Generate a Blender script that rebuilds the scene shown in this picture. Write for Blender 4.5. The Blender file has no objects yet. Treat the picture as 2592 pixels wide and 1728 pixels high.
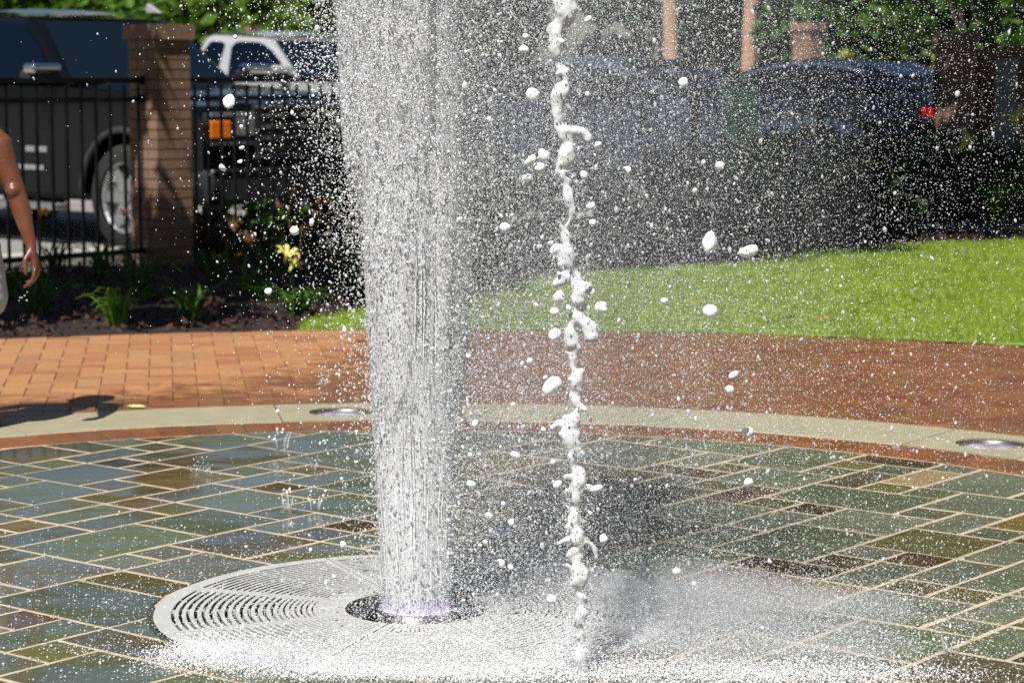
import bpy, bmesh, math, random
import numpy as np
from mathutils import Vector, Matrix

# ------------------------------------------------------------------ camera, sky, sun, exposure
SC = bpy.context.scene
COL = SC.collection
rad = math.radians
SUN_AZ, SUN_EL = rad(201), rad(55.5)                 # clockwise from +Y; behind the camera, to its left
TO_SUN = Vector((math.sin(SUN_AZ) * math.cos(SUN_EL), math.cos(SUN_AZ) * math.cos(SUN_EL), math.sin(SUN_EL)))

cd = bpy.data.cameras.new("camera")
cam = bpy.data.objects.new("camera", cd); COL.objects.link(cam)
cam.location = (0, 0, 1.326)
cam.rotation_euler = (rad(90 - 6.70), 0, 0)
cd.sensor_width = 36.0; cd.lens = 80.9
cd.clip_start = 0.1; cd.clip_end = 1000
cd.dof.use_dof = True; cd.dof.focus_distance = 5.55; cd.dof.aperture_fstop = 6.3
SC.camera = cam

W = bpy.data.worlds.new("World"); SC.world = W; W.use_nodes = True
nt = W.node_tree; nt.nodes.clear()
wo = nt.nodes.new("ShaderNodeOutputWorld"); bg = nt.nodes.new("ShaderNodeBackground")
sky = nt.nodes.new("ShaderNodeTexSky"); sky.sky_type = 'NISHITA'; sky.sun_disc = False
sky.sun_elevation = SUN_EL; sky.sun_rotation = SUN_AZ
bg.inputs[1].default_value = 0.05
nt.links.new(sky.outputs[0], bg.inputs[0]); nt.links.new(bg.outputs[0], wo.inputs[0])

sd = bpy.data.lights.new("sun", 'SUN'); sd.energy = 5.0; sd.angle = rad(0.53); sd.color = (1.0, 0.975, 0.93)
sun = bpy.data.objects.new("sun", sd); COL.objects.link(sun)
sun.rotation_euler = TO_SUN.to_track_quat('Z', 'Y').to_euler(); sun.location = TO_SUN * 30

SC.view_settings.view_transform = 'Standard'; SC.view_settings.look = 'None'
SC.view_settings.exposure = 0.35; SC.view_settings.gamma = 1.0; SC.view_settings.use_curve_mapping = False
SC.render.engine = 'CYCLES'
cy = SC.cycles
cy.max_bounces = 7; cy.diffuse_bounces = 3; cy.glossy_bounces = 3; cy.transmission_bounces = 6
cy.transparent_max_bounces = 16; cy.sample_clamp_indirect = 4.0; cy.caustics_reflective = False; cy.caustics_refractive = False
cy.use_denoising = False; cy.use_adaptive_sampling = False

R = random.Random(11)
NR = np.random.default_rng(7)

# ------------------------------------------------------------------ helpers: objects
def tag(o, label=None, cat=None, group=None, kind=None):
    if label: o["label"] = label
    if cat: o["category"] = cat
    if group: o["group"] = group
    if kind: o["kind"] = kind
    return o
def empty(name, loc=(0, 0, 0), rz=0.0):
    o = bpy.data.objects.new(name, None); COL.objects.link(o)
    o.location = loc; o.rotation_euler = (0, 0, rz); o.empty_display_size = .1
    return o
def add(name, me, mat=None, parent=None):
    o = bpy.data.objects.new(name, me); COL.objects.link(o)
    if mat is not None and len(me.materials) == 0: me.materials.append(mat)
    if parent is not None: o.parent = parent
    return o
def link_copy(src, parent, loc=None, rz=None):
    c = src.copy(); COL.objects.link(c); c.parent = parent
    if loc is not None: c.location = loc
    if rz is not None: c.rotation_euler = (0, 0, rz)
    return c
def copy_tree(o, parent=None):
    kids = list(o.children)
    c = o.copy(); COL.objects.link(c); c.parent = parent
    for k in kids: copy_tree(k, c)
    return c
def mesh_np(name, V, F, smooth=False):
    """V (n,3), F (m,k) all faces with k corners"""
    V = np.asarray(V, np.float32); F = np.asarray(F, np.int32)
    me = bpy.data.meshes.new(name)
    m, k = F.shape
    me.vertices.add(len(V)); me.vertices.foreach_set("co", V.ravel())
    me.loops.add(m * k); me.loops.foreach_set("vertex_index", F.ravel())
    me.polygons.add(m)
    me.polygons.foreach_set("loop_start", np.arange(0, m * k, k, dtype=np.int32))
    me.polygons.foreach_set("loop_total", np.full(m, k, np.int32))
    if smooth: me.polygons.foreach_set("use_smooth", np.ones(m, bool))
    me.update(calc_edges=True); me.validate()
    return me
class MB:
    """collects shapes into one mesh"""
    def __init__(s): s.v = []; s.f = []
    def put(s, V, F):
        b = len(s.v); s.v += [tuple(p) for p in V]; s.f += [tuple(i + b for i in f) for f in F]; return s
    def box(s, c, d, rz=0.0, rx=0.0, ry=0.0):
        M = Matrix.Rotation(rz, 3, 'Z') @ Matrix.Rotation(ry, 3, 'Y') @ Matrix.Rotation(rx, 3, 'X')
        V = [Vector(c) + M @ Vector((x * d[0] / 2, y * d[1] / 2, z * d[2] / 2)) for z in (-1, 1) for y in (-1, 1) for x in (-1, 1)]
        return s.put(V, [(0, 2, 3, 1), (4, 5, 7, 6), (0, 1, 5, 4), (2, 6, 7, 3), (0, 4, 6, 2), (1, 3, 7, 5)])
    def prism(s, poly, y0, y1, axis='y', shrink0=1.0, shrink1=1.0):
        n = len(poly); V = []
        for y in (y0, y1):
            for a, b in poly: V.append((a, y, b) if axis == 'y' else (a, b, y))
        F = [tuple(range(n)), tuple(range(2 * n - 1, n - 1, -1))] + [(i, i + n, (i + 1) % n + n, (i + 1) % n) for i in range(n)]
        return s.put(V, F)
    def tube(s, pts, rs, n=8, cap=True):
        pts = [Vector(p) for p in pts]; V = []; F = []
        up = Vector((0, 0, 1)); prev = None
        for i, p in enumerate(pts):
            t = (pts[min(i + 1, len(pts) - 1)] - pts[max(i - 1, 0)]).normalized()
            a = prev if prev is not None else (Vector((1, 0, 0)) if abs(t.x) < .9 else Vector((0, 1, 0)))
            a = (a - t * a.dot(t)).normalized(); b = t.cross(a); prev = a
            r = rs[i] if hasattr(rs, '__len__') else rs
            for k in range(n):
                th = 2 * math.pi * k / n
                V.append(p + (a * math.cos(th) + b * math.sin(th)) * r)
        for i in range(len(pts) - 1):
            for k in range(n): F.append((i * n + k, i * n + (k + 1) % n, (i + 1) * n + (k + 1) % n, (i + 1) * n + k))
        if cap: F.append(tuple(range(n - 1, -1, -1))); F.append(tuple((len(pts) - 1) * n + k for k in range(n)))
        return s.put(V, F)
    def lathe(s, prof, n=24, c=(0, 0, 0), axis='z', close=False):
        V = []; F = []
        for r, h in prof:
            for k in range(n):
                th = 2 * math.pi * k / n; x, y = r * math.cos(th), r * math.sin(th)
                V.append((c[0] + x, c[1] + y, c[2] + h) if axis == 'z' else (c[0] + x, c[1] + h, c[2] + y))
        for i in range(len(prof) - 1):
            for k in range(n): F.append((i * n + k, i * n + (k + 1) % n, (i + 1) * n + (k + 1) % n, (i + 1) * n + k))
        return s.put(V, F)
    def mesh(s, name, smooth=False):
        me = bpy.data.meshes.new(name); me.from_pydata([tuple(v) for v in s.v], [], s.f)
        if smooth: me.polygons.foreach_set("use_smooth", [True] * len(me.polygons))
        me.update()
        bm = bmesh.new(); bm.from_mesh(me); bmesh.ops.recalc_face_normals(bm, faces=bm.faces); bm.to_mesh(me); bm.free()
        return me
    def build(s, name, mat, parent=None, smooth=False, bevel=0.0, seg=2, loc=None):
        o = add(name, s.mesh(name, smooth), mat, parent)
        if loc is not None: o.location = loc
        if bevel:
            m = o.modifiers.new("bevel", 'BEVEL'); m.width = bevel; m.segments = seg; m.limit_method = 'ANGLE'; m.angle_limit = rad(28)
            o.data.polygons.foreach_set("use_smooth", [True] * len(o.data.polygons))
            try: m.harden_normals = True
            except Exception: pass
        return o

# ------------------------------------------------------------------ helpers: materials
def setin(n, key, val):
    if key in n.inputs: n.inputs[key].default_value = val
def new_mat(name):
    m = bpy.data.materials.new(name); m.use_nodes = True
    t = m.node_tree; t.nodes.clear()
    o = t.nodes.new("ShaderNodeOutputMaterial"); p = t.nodes.new("ShaderNodeBsdfPrincipled")
    t.links.new(p.outputs[0], o.inputs[0])
    return m, t, p, o
def rgba(c): return (c[0], c[1], c[2], 1.0)
def mixc(t, fac, a, b, mode='MIX'):
    n = t.nodes.new("ShaderNodeMix"); n.data_type = 'RGBA'; n.blend_type = mode
    for sock, val in ((n.inputs[0], fac), (n.inputs[6], a), (n.inputs[7], b)):
        if hasattr(val, 'is_linked') or hasattr(val, 'links'): t.links.new(val, sock)
        elif isinstance(val, (int, float)): sock.default_value = val
        else: sock.default_value = rgba(val)
    return n.outputs[2]
def noise(t, vec, scale, detail=4, rough=.55, dist=0.0):
    n = t.nodes.new("ShaderNodeTexNoise"); n.inputs['Scale'].default_value = scale; n.inputs['Detail'].default_value = detail
    n.inputs['Roughness'].default_value = rough; n.inputs['Distortion'].default_value = dist
    if vec is not None: t.links.new(vec, n.inputs['Vector'])
    return n
def ramp(t, fac, a, b, ca=(0, 0, 0), cb=(1, 1, 1)):
    n = t.nodes.new("ShaderNodeValToRGB"); n.color_ramp.elements[0].position = a; n.color_ramp.elements[1].position = b
    n.color_ramp.elements[0].color = rgba(ca); n.color_ramp.elements[1].color = rgba(cb)
    t.links.new(fac, n.inputs[0]); return n.outputs[0]
def mth(t, op, a, b=None, clamp=False):
    n = t.nodes.new("ShaderNodeMath"); n.operation = op; n.use_clamp = clamp
    for i, v in enumerate((a, b)):
        if v is None: continue
        if isinstance(v, (int, float)): n.inputs[i].default_value = v
        else: t.links.new(v, n.inputs[i])
    return n.outputs[0]
def wpos(t):
    return t.nodes.new("ShaderNodeNewGeometry").outputs['Position']
def bump(t, p, h, strength=.3, dist=.01):
    b = t.nodes.new("ShaderNodeBump"); b.inputs['Strength'].default_value = strength; b.inputs['Distance'].default_value = dist
    t.links.new(h, b.inputs['Height']); t.links.new(b.outputs[0], p.inputs['Normal']); return b
def mat(name, col, rough=.6, metal=0.0, var=.18, scale=6, bmp=0.0, bscale=60, coat=0.0, objrand=0.0, spec=.5, trans=0.0, emis=None, estr=0.0):
    m, t, p, o = new_mat(name)
    pos = wpos(t)
    c = rgba(col)
    if var:
        n = noise(t, pos, scale)
        lo = tuple(x * (1 - var) for x in col); hi = tuple(min(1, x * (1 + var)) for x in col)
        out = mixc(t, ramp(t, n.outputs[0], .3, .7), lo, hi)
    else:
        rg = t.nodes.new("ShaderNodeRGB"); rg.outputs[0].default_value = c; out = rg.outputs[0]
    if objrand:
        oi = t.nodes.new("ShaderNodeObjectInfo")
        hs = t.nodes.new("ShaderNodeHueSaturation")
        t.links.new(mth(t, 'ADD', mth(t, 'MULTIPLY', oi.outputs['Random'], objrand), 1 - objrand / 2), hs.inputs['Value'])
        t.links.new(out, hs.inputs['Color']); out = hs.outputs[0]
    t.links.new(out, p.inputs['Base Color'])
    setin(p, 'Roughness', rough); setin(p, 'Metallic', metal); setin(p, 'Coat Weight', coat); setin(p, 'Coat Roughness', .03)
    setin(p, 'Specular IOR Level', spec); setin(p, 'Transmission Weight', trans)
    if emis: setin(p, 'Emission Color', rgba(emis)); setin(p, 'Emission Strength', estr)
    if bmp: bump(t, p, noise(t, pos, bscale, 5).outputs[0], bmp)
    return m
def leaf_mat(name, c1, c2, trans=.35, rough=.5):
    m, t, p, o = new_mat(name)
    pos = wpos(t)
    n = noise(t, pos, 3.0, 3)
    a = t.nodes.new("ShaderNodeAttribute"); a.attribute_name = "rnd"
    f = mth(t, 'ADD', mth(t, 'MULTIPLY', n.outputs[0], .6), mth(t, 'MULTIPLY', a.outputs['Fac'], .4))
    col = mixc(t, ramp(t, f, .3, .75), c1, c2)
    t.links.new(col, p.inputs['Base Color']); setin(p, 'Roughness', rough); setin(p, 'Specular IOR Level', .35)
    tr = t.nodes.new("ShaderNodeBsdfTranslucent"); t.links.new(col, tr.inputs[0])
    mx = t.nodes.new("ShaderNodeMixShader"); mx.inputs[0].default_value = trans
    t.links.new(p.outputs[0], mx.inputs[1]); t.links.new(tr.outputs[0], mx.inputs[2]); t.links.new(mx.outputs[0], o.inputs[0])
    return m
def set_rnd(me, arr):
    at = me.attributes.new("rnd", 'FLOAT', 'FACE'); at.data.foreach_set("value", np.asarray(arr, np.float32))

# wetness of the paving: soaked round the jet and where the wind carries the spray (to +x)
def wet_mask(t, pos):
    sp = t.nodes.new("ShaderNodeSeparateXYZ"); t.links.new(pos, sp.inputs[0])
    dx = mth(t, 'MULTIPLY', mth(t, 'ADD', sp.outputs[0], -.6), .85)
    dy = mth(t, 'ADD', sp.outputs[1], -6.6)
    d = mth(t, 'SQRT', mth(t, 'ADD', mth(t, 'MULTIPLY', dx, dx), mth(t, 'MULTIPLY', dy, dy)))
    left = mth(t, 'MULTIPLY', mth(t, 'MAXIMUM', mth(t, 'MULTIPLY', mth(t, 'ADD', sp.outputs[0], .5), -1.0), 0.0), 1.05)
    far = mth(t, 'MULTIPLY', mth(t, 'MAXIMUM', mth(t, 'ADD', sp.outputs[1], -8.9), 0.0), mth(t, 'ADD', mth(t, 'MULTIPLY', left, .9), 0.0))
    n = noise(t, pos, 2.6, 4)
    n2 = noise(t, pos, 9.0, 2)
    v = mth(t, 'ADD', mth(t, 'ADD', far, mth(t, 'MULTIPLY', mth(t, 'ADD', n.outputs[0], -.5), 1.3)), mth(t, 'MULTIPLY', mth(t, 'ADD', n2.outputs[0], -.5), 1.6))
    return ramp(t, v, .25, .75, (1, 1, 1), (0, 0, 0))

def brick_mat(name, cols, use_attr=False, paving=True, mul=1.0):
    m, t, p, o = new_mat(name)
    pos = wpos(t)
    if use_attr:
        a = t.nodes.new("ShaderNodeAttribute"); a.attribute_name = "rnd"; rv = a.outputs['Fac']
    else:
        rv = t.nodes.new("ShaderNodeObjectInfo").outputs['Random']
    cr = t.nodes.new("ShaderNodeValToRGB"); e = cr.color_ramp.elements
    e[0].position = 0; e[0].color = rgba(cols[0]); e[1].position = 1; e[1].color = rgba(cols[-1])
    for i, c in enumerate(cols[1:-1]):
        el = cr.color_ramp.elements.new((i + 1) / (len(cols) - 1)); el.color = rgba(c)
    t.links.new(rv, cr.inputs[0])
    n = noise(t, pos, 26, 5)
    n3 = noise(t, pos, 7, 3)
    c = mixc(t, mth(t, 'MULTIPLY', ramp(t, n.outputs[0], .35, .75), .45), cr.outputs[0], tuple(x * .62 for x in cols[1]))
    c = mixc(t, mth(t, 'MULTIPLY', ramp(t, n3.outputs[0], .55, .75), .3), c, (.30, .19, .12))
    if paving:
        w = wet_mask(t, pos)
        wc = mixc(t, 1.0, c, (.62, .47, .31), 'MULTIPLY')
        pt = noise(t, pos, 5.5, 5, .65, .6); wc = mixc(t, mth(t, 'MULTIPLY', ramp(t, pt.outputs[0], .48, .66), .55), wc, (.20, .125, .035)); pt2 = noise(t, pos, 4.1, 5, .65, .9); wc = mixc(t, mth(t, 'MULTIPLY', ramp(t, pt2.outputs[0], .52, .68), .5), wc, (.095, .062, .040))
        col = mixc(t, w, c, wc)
        rr = t.nodes.new("ShaderNodeMapRange"); t.links.new(w, rr.inputs[0]); rr.inputs[3].default_value = .85; rr.inputs[4].default_value = .28
        t.links.new(rr.outputs[0], p.inputs['Roughness'])
    else:
        col = c; setin(p, 'Roughness', .85)
    t.links.new(col, p.inputs['Base Color']); setin(p, 'Specular IOR Level', .28)
    nb = noise(t, pos, 70, 4)
    bump(t, p, nb.outputs[0], .25, .004)
    return m

STONE_C = {'s': ((0.076, 0.088, 0.057), (0.129, 0.135, 0.084)), 'g': ((0.063, 0.077, 0.040), (0.108, 0.124, 0.065)),
           'o': ((0.073, 0.068, 0.020), (0.111, 0.106, 0.035)), 'y': ((0.111, 0.074, 0.015), (0.160, 0.112, 0.026)),
           'b': ((0.058, 0.046, 0.021), (0.102, 0.089, 0.045)), 'd': ((0.038, 0.025, 0.010), (0.070, 0.050, 0.021)),
           'r': ((0.092, 0.051, 0.023), (0.123, 0.079, 0.038)), 'v': ((0.078, 0.076, 0.052), (0.115, 0.112, 0.074)),
           'p': ((0.100, 0.124, 0.059), (0.133, 0.154, 0.076)), 't': ((0.223, 0.154, 0.071), (0.260, 0.184, 0.087))}
def stone_mat(key):
    c1, c2 = STONE_C[key]
    m, t, p, o = new_mat("wet_slate_" + key)
    pos = wpos(t)
    oi = t.nodes.new("ShaderNodeObjectInfo")
    mp = t.nodes.new("ShaderNodeMapping"); mp.vector_type = 'POINT'; mp.inputs['Scale'].default_value = (.75, 2.2, 1)
    off = t.nodes.new("ShaderNodeVectorMath"); off.operation = 'ADD'
    cmb = t.nodes.new("ShaderNodeCombineXYZ"); t.links.new(mth(t, 'MULTIPLY', oi.outputs['Random'], 30.0), cmb.inputs[2])
    t.links.new(pos, off.inputs[0]); t.links.new(cmb.outputs[0], off.inputs[1]); t.links.new(off.outputs[0], mp.inputs[0])
    n1 = noise(t, mp.outputs[0], 3.2, 5, .6, .7); n2 = noise(t, mp.outputs[0], 14, 5, .6, .4); n3 = noise(t, off.outputs[0], 60, 4)
    c = mixc(t, ramp(t, n1.outputs[0], .3, .7), c1, c2)
    ochre = mixc(t, ramp(t, n2.outputs[0], .4, .7), (.110, .074, .018), (.080, .066, .024))
    amount = {'y': .8, 'o': .55, 'b': .5, 'r': .45, 'd': .3}.get(key, .22)
    n4 = noise(t, off.outputs[0], 4.0, 4, .6, .5)
    c = mixc(t, mth(t, 'MULTIPLY', ramp(t, n4.outputs[0], .5, .68), amount), c, ochre)
    c = mixc(t, mth(t, 'MULTIPLY', ramp(t, n3.outputs[0], .45, .75), .5), c, tuple(x * .5 for x in c1))
    n5 = noise(t, off.outputs[0], 130, 3); c = mixc(t, mth(t, 'MULTIPLY', ramp(t, n5.outputs[0], .55, .8), .35), c, tuple(min(1, x * 1.7) for x in c2))
    hs = t.nodes.new("ShaderNodeHueSaturation"); t.links.new(c, hs.inputs['Color'])
    t.links.new(mth(t, 'ADD', mth(t, 'MULTIPLY', oi.outputs['Random'], .4), .8), hs.inputs['Value'])
    t.links.new(hs.outputs[0], p.inputs['Base Color'])
    # a film of water, thick in places (smooth, mirror-like) and thin elsewhere
    fm = noise(t, mp.outputs[0], 2.3, 4, .6, 1.1)
    sx = t.nodes.new("ShaderNodeSeparateXYZ"); t.links.new(pos, sx.inputs[0])
    pud = mth(t, 'MULTIPLY', mth(t, 'ADD', mth(t, 'MULTIPLY', sx.outputs[0], -.10), -.055), 1.0)       # water stands deeper on the jet's lee-less side
    film = ramp(t, mth(t, 'ADD', fm.outputs[0], mth(t, 'MINIMUM', pud, .045)), .47, .57)
    rr = t.nodes.new("ShaderNodeMapRange"); t.links.new(film, rr.inputs[0]); rr.inputs[3].default_value = .5; rr.inputs[4].default_value = .05
    t.links.new(rr.outputs[0], p.inputs['Roughness']); setin(p, 'Specular IOR Level', .22); setin(p, 'IOR', 1.36)
    t.links.new(mth(t, 'MULTIPLY', film, 1.0), p.inputs['Coat Weight']); setin(p, 'Coat Roughness', .06); setin(p, 'Coat IOR', 1.33)
    h = mth(t, 'ADD', mth(t, 'MULTIPLY', n2.outputs[0], .6), mth(t, 'MULTIPLY', n3.outputs[0], .35))
    bump(t, p, h, .28, .006)
    return m

M = {}
M['mortar'] = mat("mortar", (.51, .385, .262), .75, var=.25, scale=12, bmp=.4, bscale=150)
M['joint_sand'] = mat("joint_sand", (.10, .065, .045), .9, var=.3, scale=20)
M['concrete'] = mat("concrete", (.31, .277, .175), .7, var=.10, scale=9, bmp=.15, bscale=180)
BR = [(0.328, 0.142, 0.058), (0.385, 0.181, 0.074), (0.410, 0.202, 0.085), (0.369, 0.181, 0.085), (0.295, 0.117, 0.052), (0.426, 0.217, 0.094), (0.312, 0.167, 0.083)]
M['brick_p'] = brick_mat("paving_brick", BR)
M['brick_s'] = brick_mat("paving_brick_far", BR, use_attr=True)
BR2 = [(.34, .135, .038), (.44, .19, .055), (.28, .095, .034), (.46, .22, .075), (.24, .105, .05), (.40, .165, .045)]
M['brick_b'] = brick_mat("border_brick", BR2)
PB = [(.22, .13, .085), (.27, .165, .11), (.24, .14, .09), (.30, .185, .12), (.19, .11, .07)]
M['brick_w'] = brick_mat("pillar_brick", PB, paving=False)
M['pillar_mortar'] = mat("pillar_mortar", (.10, .075, .055), .9)
M['iron'] = mat("black_iron", (.006, .006, .007), .3, var=.1, spec=.2)
M['grate'] = mat("cast_grate", (.46, .455, .43), .45, metal=.0, var=.10, scale=14, bmp=.12, bscale=200)
M['pit'] = mat("pit_dark", (.012, .012, .012), .8)
M['steel'] = mat("steel", (.30, .28, .26), .35, metal=.9, var=.2, scale=30)
M['soil'] = mat("mulch_soil", (.018, .009, .006), .95, var=.5, scale=25, bmp=.8, bscale=60)
M['asphalt'] = mat("asphalt", (.23, .22, .205), .9, var=.15, scale=4, bmp=.2, bscale=120)
M['earth'] = mat("earth", (.06, .06, .04), .95, var=.3, scale=1)
M['kerb'] = mat("kerb_concrete", (.42, .40, .35), .8, var=.12, scale=6)
M['turf'] = mat("turf_soil", (.17, .26, .026), .95, var=.35, scale=6)

# ------------------------------------------------------------------ the setting: ground, lot, bed, lawn
RC = Vector((-.371, 5.787)); GC = Vector((-.236, 5.595))           # centre of the plaza rings, centre of the grate
R_STONE, R_BORDER, R_BAND, R_WALK = 2.68, 2.916, 3.374, 6.02
FA = Vector((-2.42, 15.9)); FE = Vector((.672, .7405)); FN = Vector((-.7405, .672))   # fence line, its direction, its far side
def fpos(t, n=0.0): return FA + FE * t + FN * n

def quad_sheet(name, pts, z, m, kind='structure'):
    me = bpy.data.meshes.new(name); me.from_pydata([(p[0], p[1], z) for p in pts], [], [tuple(range(len(pts)))]); me.update()
    o = add(name, me, m); tag(o, kind=kind); return o
g = quad_sheet("ground", [(-300, -300), (300, -300), (300, 300), (-300, 300)], -.12, M['earth'])
tag(g, "brown earth reaching to the horizon", "ground")
lot = quad_sheet("parking_lot", [fpos(-60, .62), fpos(60, .62), fpos(60, 60), fpos(-60, 60)], -.03, M['asphalt'])
tag(lot, "pale sunlit parking lot behind the iron fence", "parking lot")
kb = MB()
a, b, c, d = fpos(-60, .42), fpos(60, .42), fpos(60, .62), fpos(-60, .62)
kb.put([(p.x, p.y, z) for z in (-.1, .09) for p in (a, b, c, d)], [(0, 1, 2, 3), (4, 7, 6, 5), (0, 4, 5, 1), (1, 5, 6, 2), (2, 6, 7, 3), (3, 7, 4, 0)])
o = kb.build("kerb", M['kerb'], bevel=.015); tag(o, "pale concrete kerb between planting bed and parking lot", "kerb", kind='structure')

def vnoise(x, y, s, seed=0):
    return (np.sin(x * s * 1.7 + seed) * np.cos(y * s * 1.3 + seed * 2.1) + np.sin(x * s * 3.1 + y * s * 2.3 + seed) * .5 + np.cos(y * s * 5.3 - x * s * 4.1 + seed * .7) * .3) / 1.8
def polar_grid(name, r0, r1, nr, na, zf, m, a0=0, a1=2 * math.pi):
    rs = np.linspace(0, 1, nr) ** 1.5 * (r1 - r0) + r0; an = np.linspace(a0, a1, na)
    rr, aa = np.meshgrid(rs, an, indexing='ij'); x = RC.x + rr * np.cos(aa); y = RC.y + rr * np.sin(aa)
    z = zf(x, y, rr); V = np.stack([x, y, z], -1).reshape(-1, 3)
    i = np.arange(nr - 1)[:, None] * na + np.arange(na - 1)[None]
    F = np.stack([i, i + 1, i + na + 1, i + na], -1).reshape(-1, 4)[:, ::-1]
    return mesh_np(name, V, F, True)
def bed_z(x, y, r):
    z = -.012 + .02 * vnoise(x, y, 4, 1) + .014 * vnoise(x, y, 11, 5)
    z = np.where(r < 6.08, -.02, z)
    off = (x - FA.x) * FN.x + (y - FA.y) * FN.y
    return np.where(off > .40, -.10, z)
o = add("planting_bed", polar_grid("planting_bed", 6.0, 34, 120, 361, bed_z, None), M['soil'])
tag(o, "dark brown mulch bed between brick walk and fence", "planting bed", kind='structure')

# lawn sheet
arc = [(RC.x + 6.03 * math.cos(rad(a)), RC.y + 6.03 * math.sin(rad(a))) for a in np.linspace(8, 97.0, 40)]
top = [(-1.116, 12.06), (-1.05, 12.29), (-.84, 12.77), (-.27, 14.05), (.25, 14.76), (.44, 15.15), (1.1, 15.46), (1.5, 15.7), (2.18, 16.8), (2.64, 17.15), (3.15, 17.6), (4.02, 18.05), (6.8, 18.6), (8.6, 15), (8.0, 9)]
LAWN = arc + top
lawn = quad_sheet("lawn", LAWN, .002, M['turf']); tag(lawn, "bright green mown lawn beyond the brick walk", "lawn")
def in_poly(x, y, P):
    P = np.asarray(P); inside = np.zeros(x.shape, bool); n = len(P); j = n - 1
    for i in range(n):
        xi, yi = P[i]; xj, yj = P[j]
        c = ((yi > y) != (yj > y)) & (x < (xj - xi) * (y - yi) / (yj - yi + 1e-12) + xi)
        inside ^= c; j = i
    return inside

# ------------------------------------------------------------------ plaza paving
def slab_mesh(name, poly, zt, th, ch=.004, jit=0.0):
    """a slab with chamfered top edge from a polygon"""
    n = len(poly); c = Vector((sum(p[0] for p in poly) / n, sum(p[1] for p in poly) / n))
    V = []; 
    for p in poly: V.append((p[0], p[1], zt - th))
    for p in poly: V.append((p[0], p[1], zt - ch))
    for p in poly:
        d = c - Vector((p[0], p[1])); L = max(d.length, 1e-6); q = Vector((p[0], p[1])) + d / L * min(L * .5, ch * 1.5)
        V.append((q.x, q.y, zt))
    F = [tuple(range(2 * n, 3 * n))]
    for i in range(n):
        j = (i + 1) % n
        F.append((i, j, n + j, n + i)); F.append((n + i, n + j, 2 * n + j, 2 * n + i))
    me = bpy.data.meshes.new(name); me.from_pydata(V, [], F); me.update()
    return me
def poly_area(P): return .5 * sum(P[i][0] * P[(i + 1) % len(P)][1] - P[(i + 1) % len(P)][0] * P[i][1] for i in range(len(P)))
def clip_circle_in(P, C, r, n=160):
    """convex polygon clipped to the inside of a circle"""
    out = [Vector(p) for p in P]
    for k in range(n):
        a = 2 * math.pi * k / n; nx, ny = math.cos(a), math.sin(a)
        if all((p.x - C.x) * nx + (p.y - C.y) * ny <= r for p in out): continue
        res = []
        for i in range(len(out)):
            A, B = out[i], out[(i + 1) % len(out)]
            da = (A.x - C.x) * nx + (A.y - C.y) * ny - r; db = (B.x - C.x) * nx + (B.y - C.y) * ny - r
            if da <= 0: res.append(A)
            if (da < 0) != (db < 0): t = da / (da - db); res.append(A + (B - A) * t)
        out = res
        if len(out) < 3: return []
    cl = []
    for p in out:
        if not cl or (p - cl[-1]).length > .004: cl.append(p)
    if len(cl) > 2 and (cl[0] - cl[-1]).length < .004: cl.pop()
    return cl if len(cl) > 2 else []
def push_out(P, C, r, step=.02):
    """polygon boundary with everything inside the circle pushed out onto it"""
    if all((Vector(p) - C).length >= r for p in P):
        # an edge may still cross the circle
        cross = any(abs((Vector(P[i]) - C).cross((Vector(P[(i + 1) % len(P)]) - Vector(P[i])).normalized())) < r and
                    0 < (C - Vector(P[i])).dot((Vector(P[(i + 1) % len(P)]) - Vector(P[i])).normalized()) < (Vector(P[(i + 1) % len(P)]) - Vector(P[i])).length for i in range(len(P)))
        if not cross: return P
    out = []
    for i in range(len(P)):
        A, B = Vector(P[i]), Vector(P[(i + 1) % len(P)]); n = max(1, int((B - A).length / step))
        for k in range(n):
            q = A + (B - A) * k / n; d = q - C
            if d.length < r: q = C + d.normalized() * r
            if not out or (q - out[-1]).length > .003: out.append(q)
    return out
def ann_sheet(name, c0, r0, c1, r1, z, m, n=128, a0=0, a1=2 * math.pi):
    an = np.linspace(a0, a1, n); V = []
    for c, r in ((c0, r0), (c1, r1)): V += [(c.x + r * math.cos(a), c.y + r * math.sin(a), z) for a in an]
    F = np.array([(i, i + 1, n + i + 1, n + i) for i in range(n - 1)])[:, ::-1]
    o = add(name, mesh_np(name, V, F), m); tag(o, kind='structure'); return o
paving = ann_sheet("flagstone_paving", GC, .650, RC, R_STONE, -.0012, M['mortar'])
tag(paving, "wet slate flagstone paving with beige mortar joints round the grate", "paving")
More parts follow.
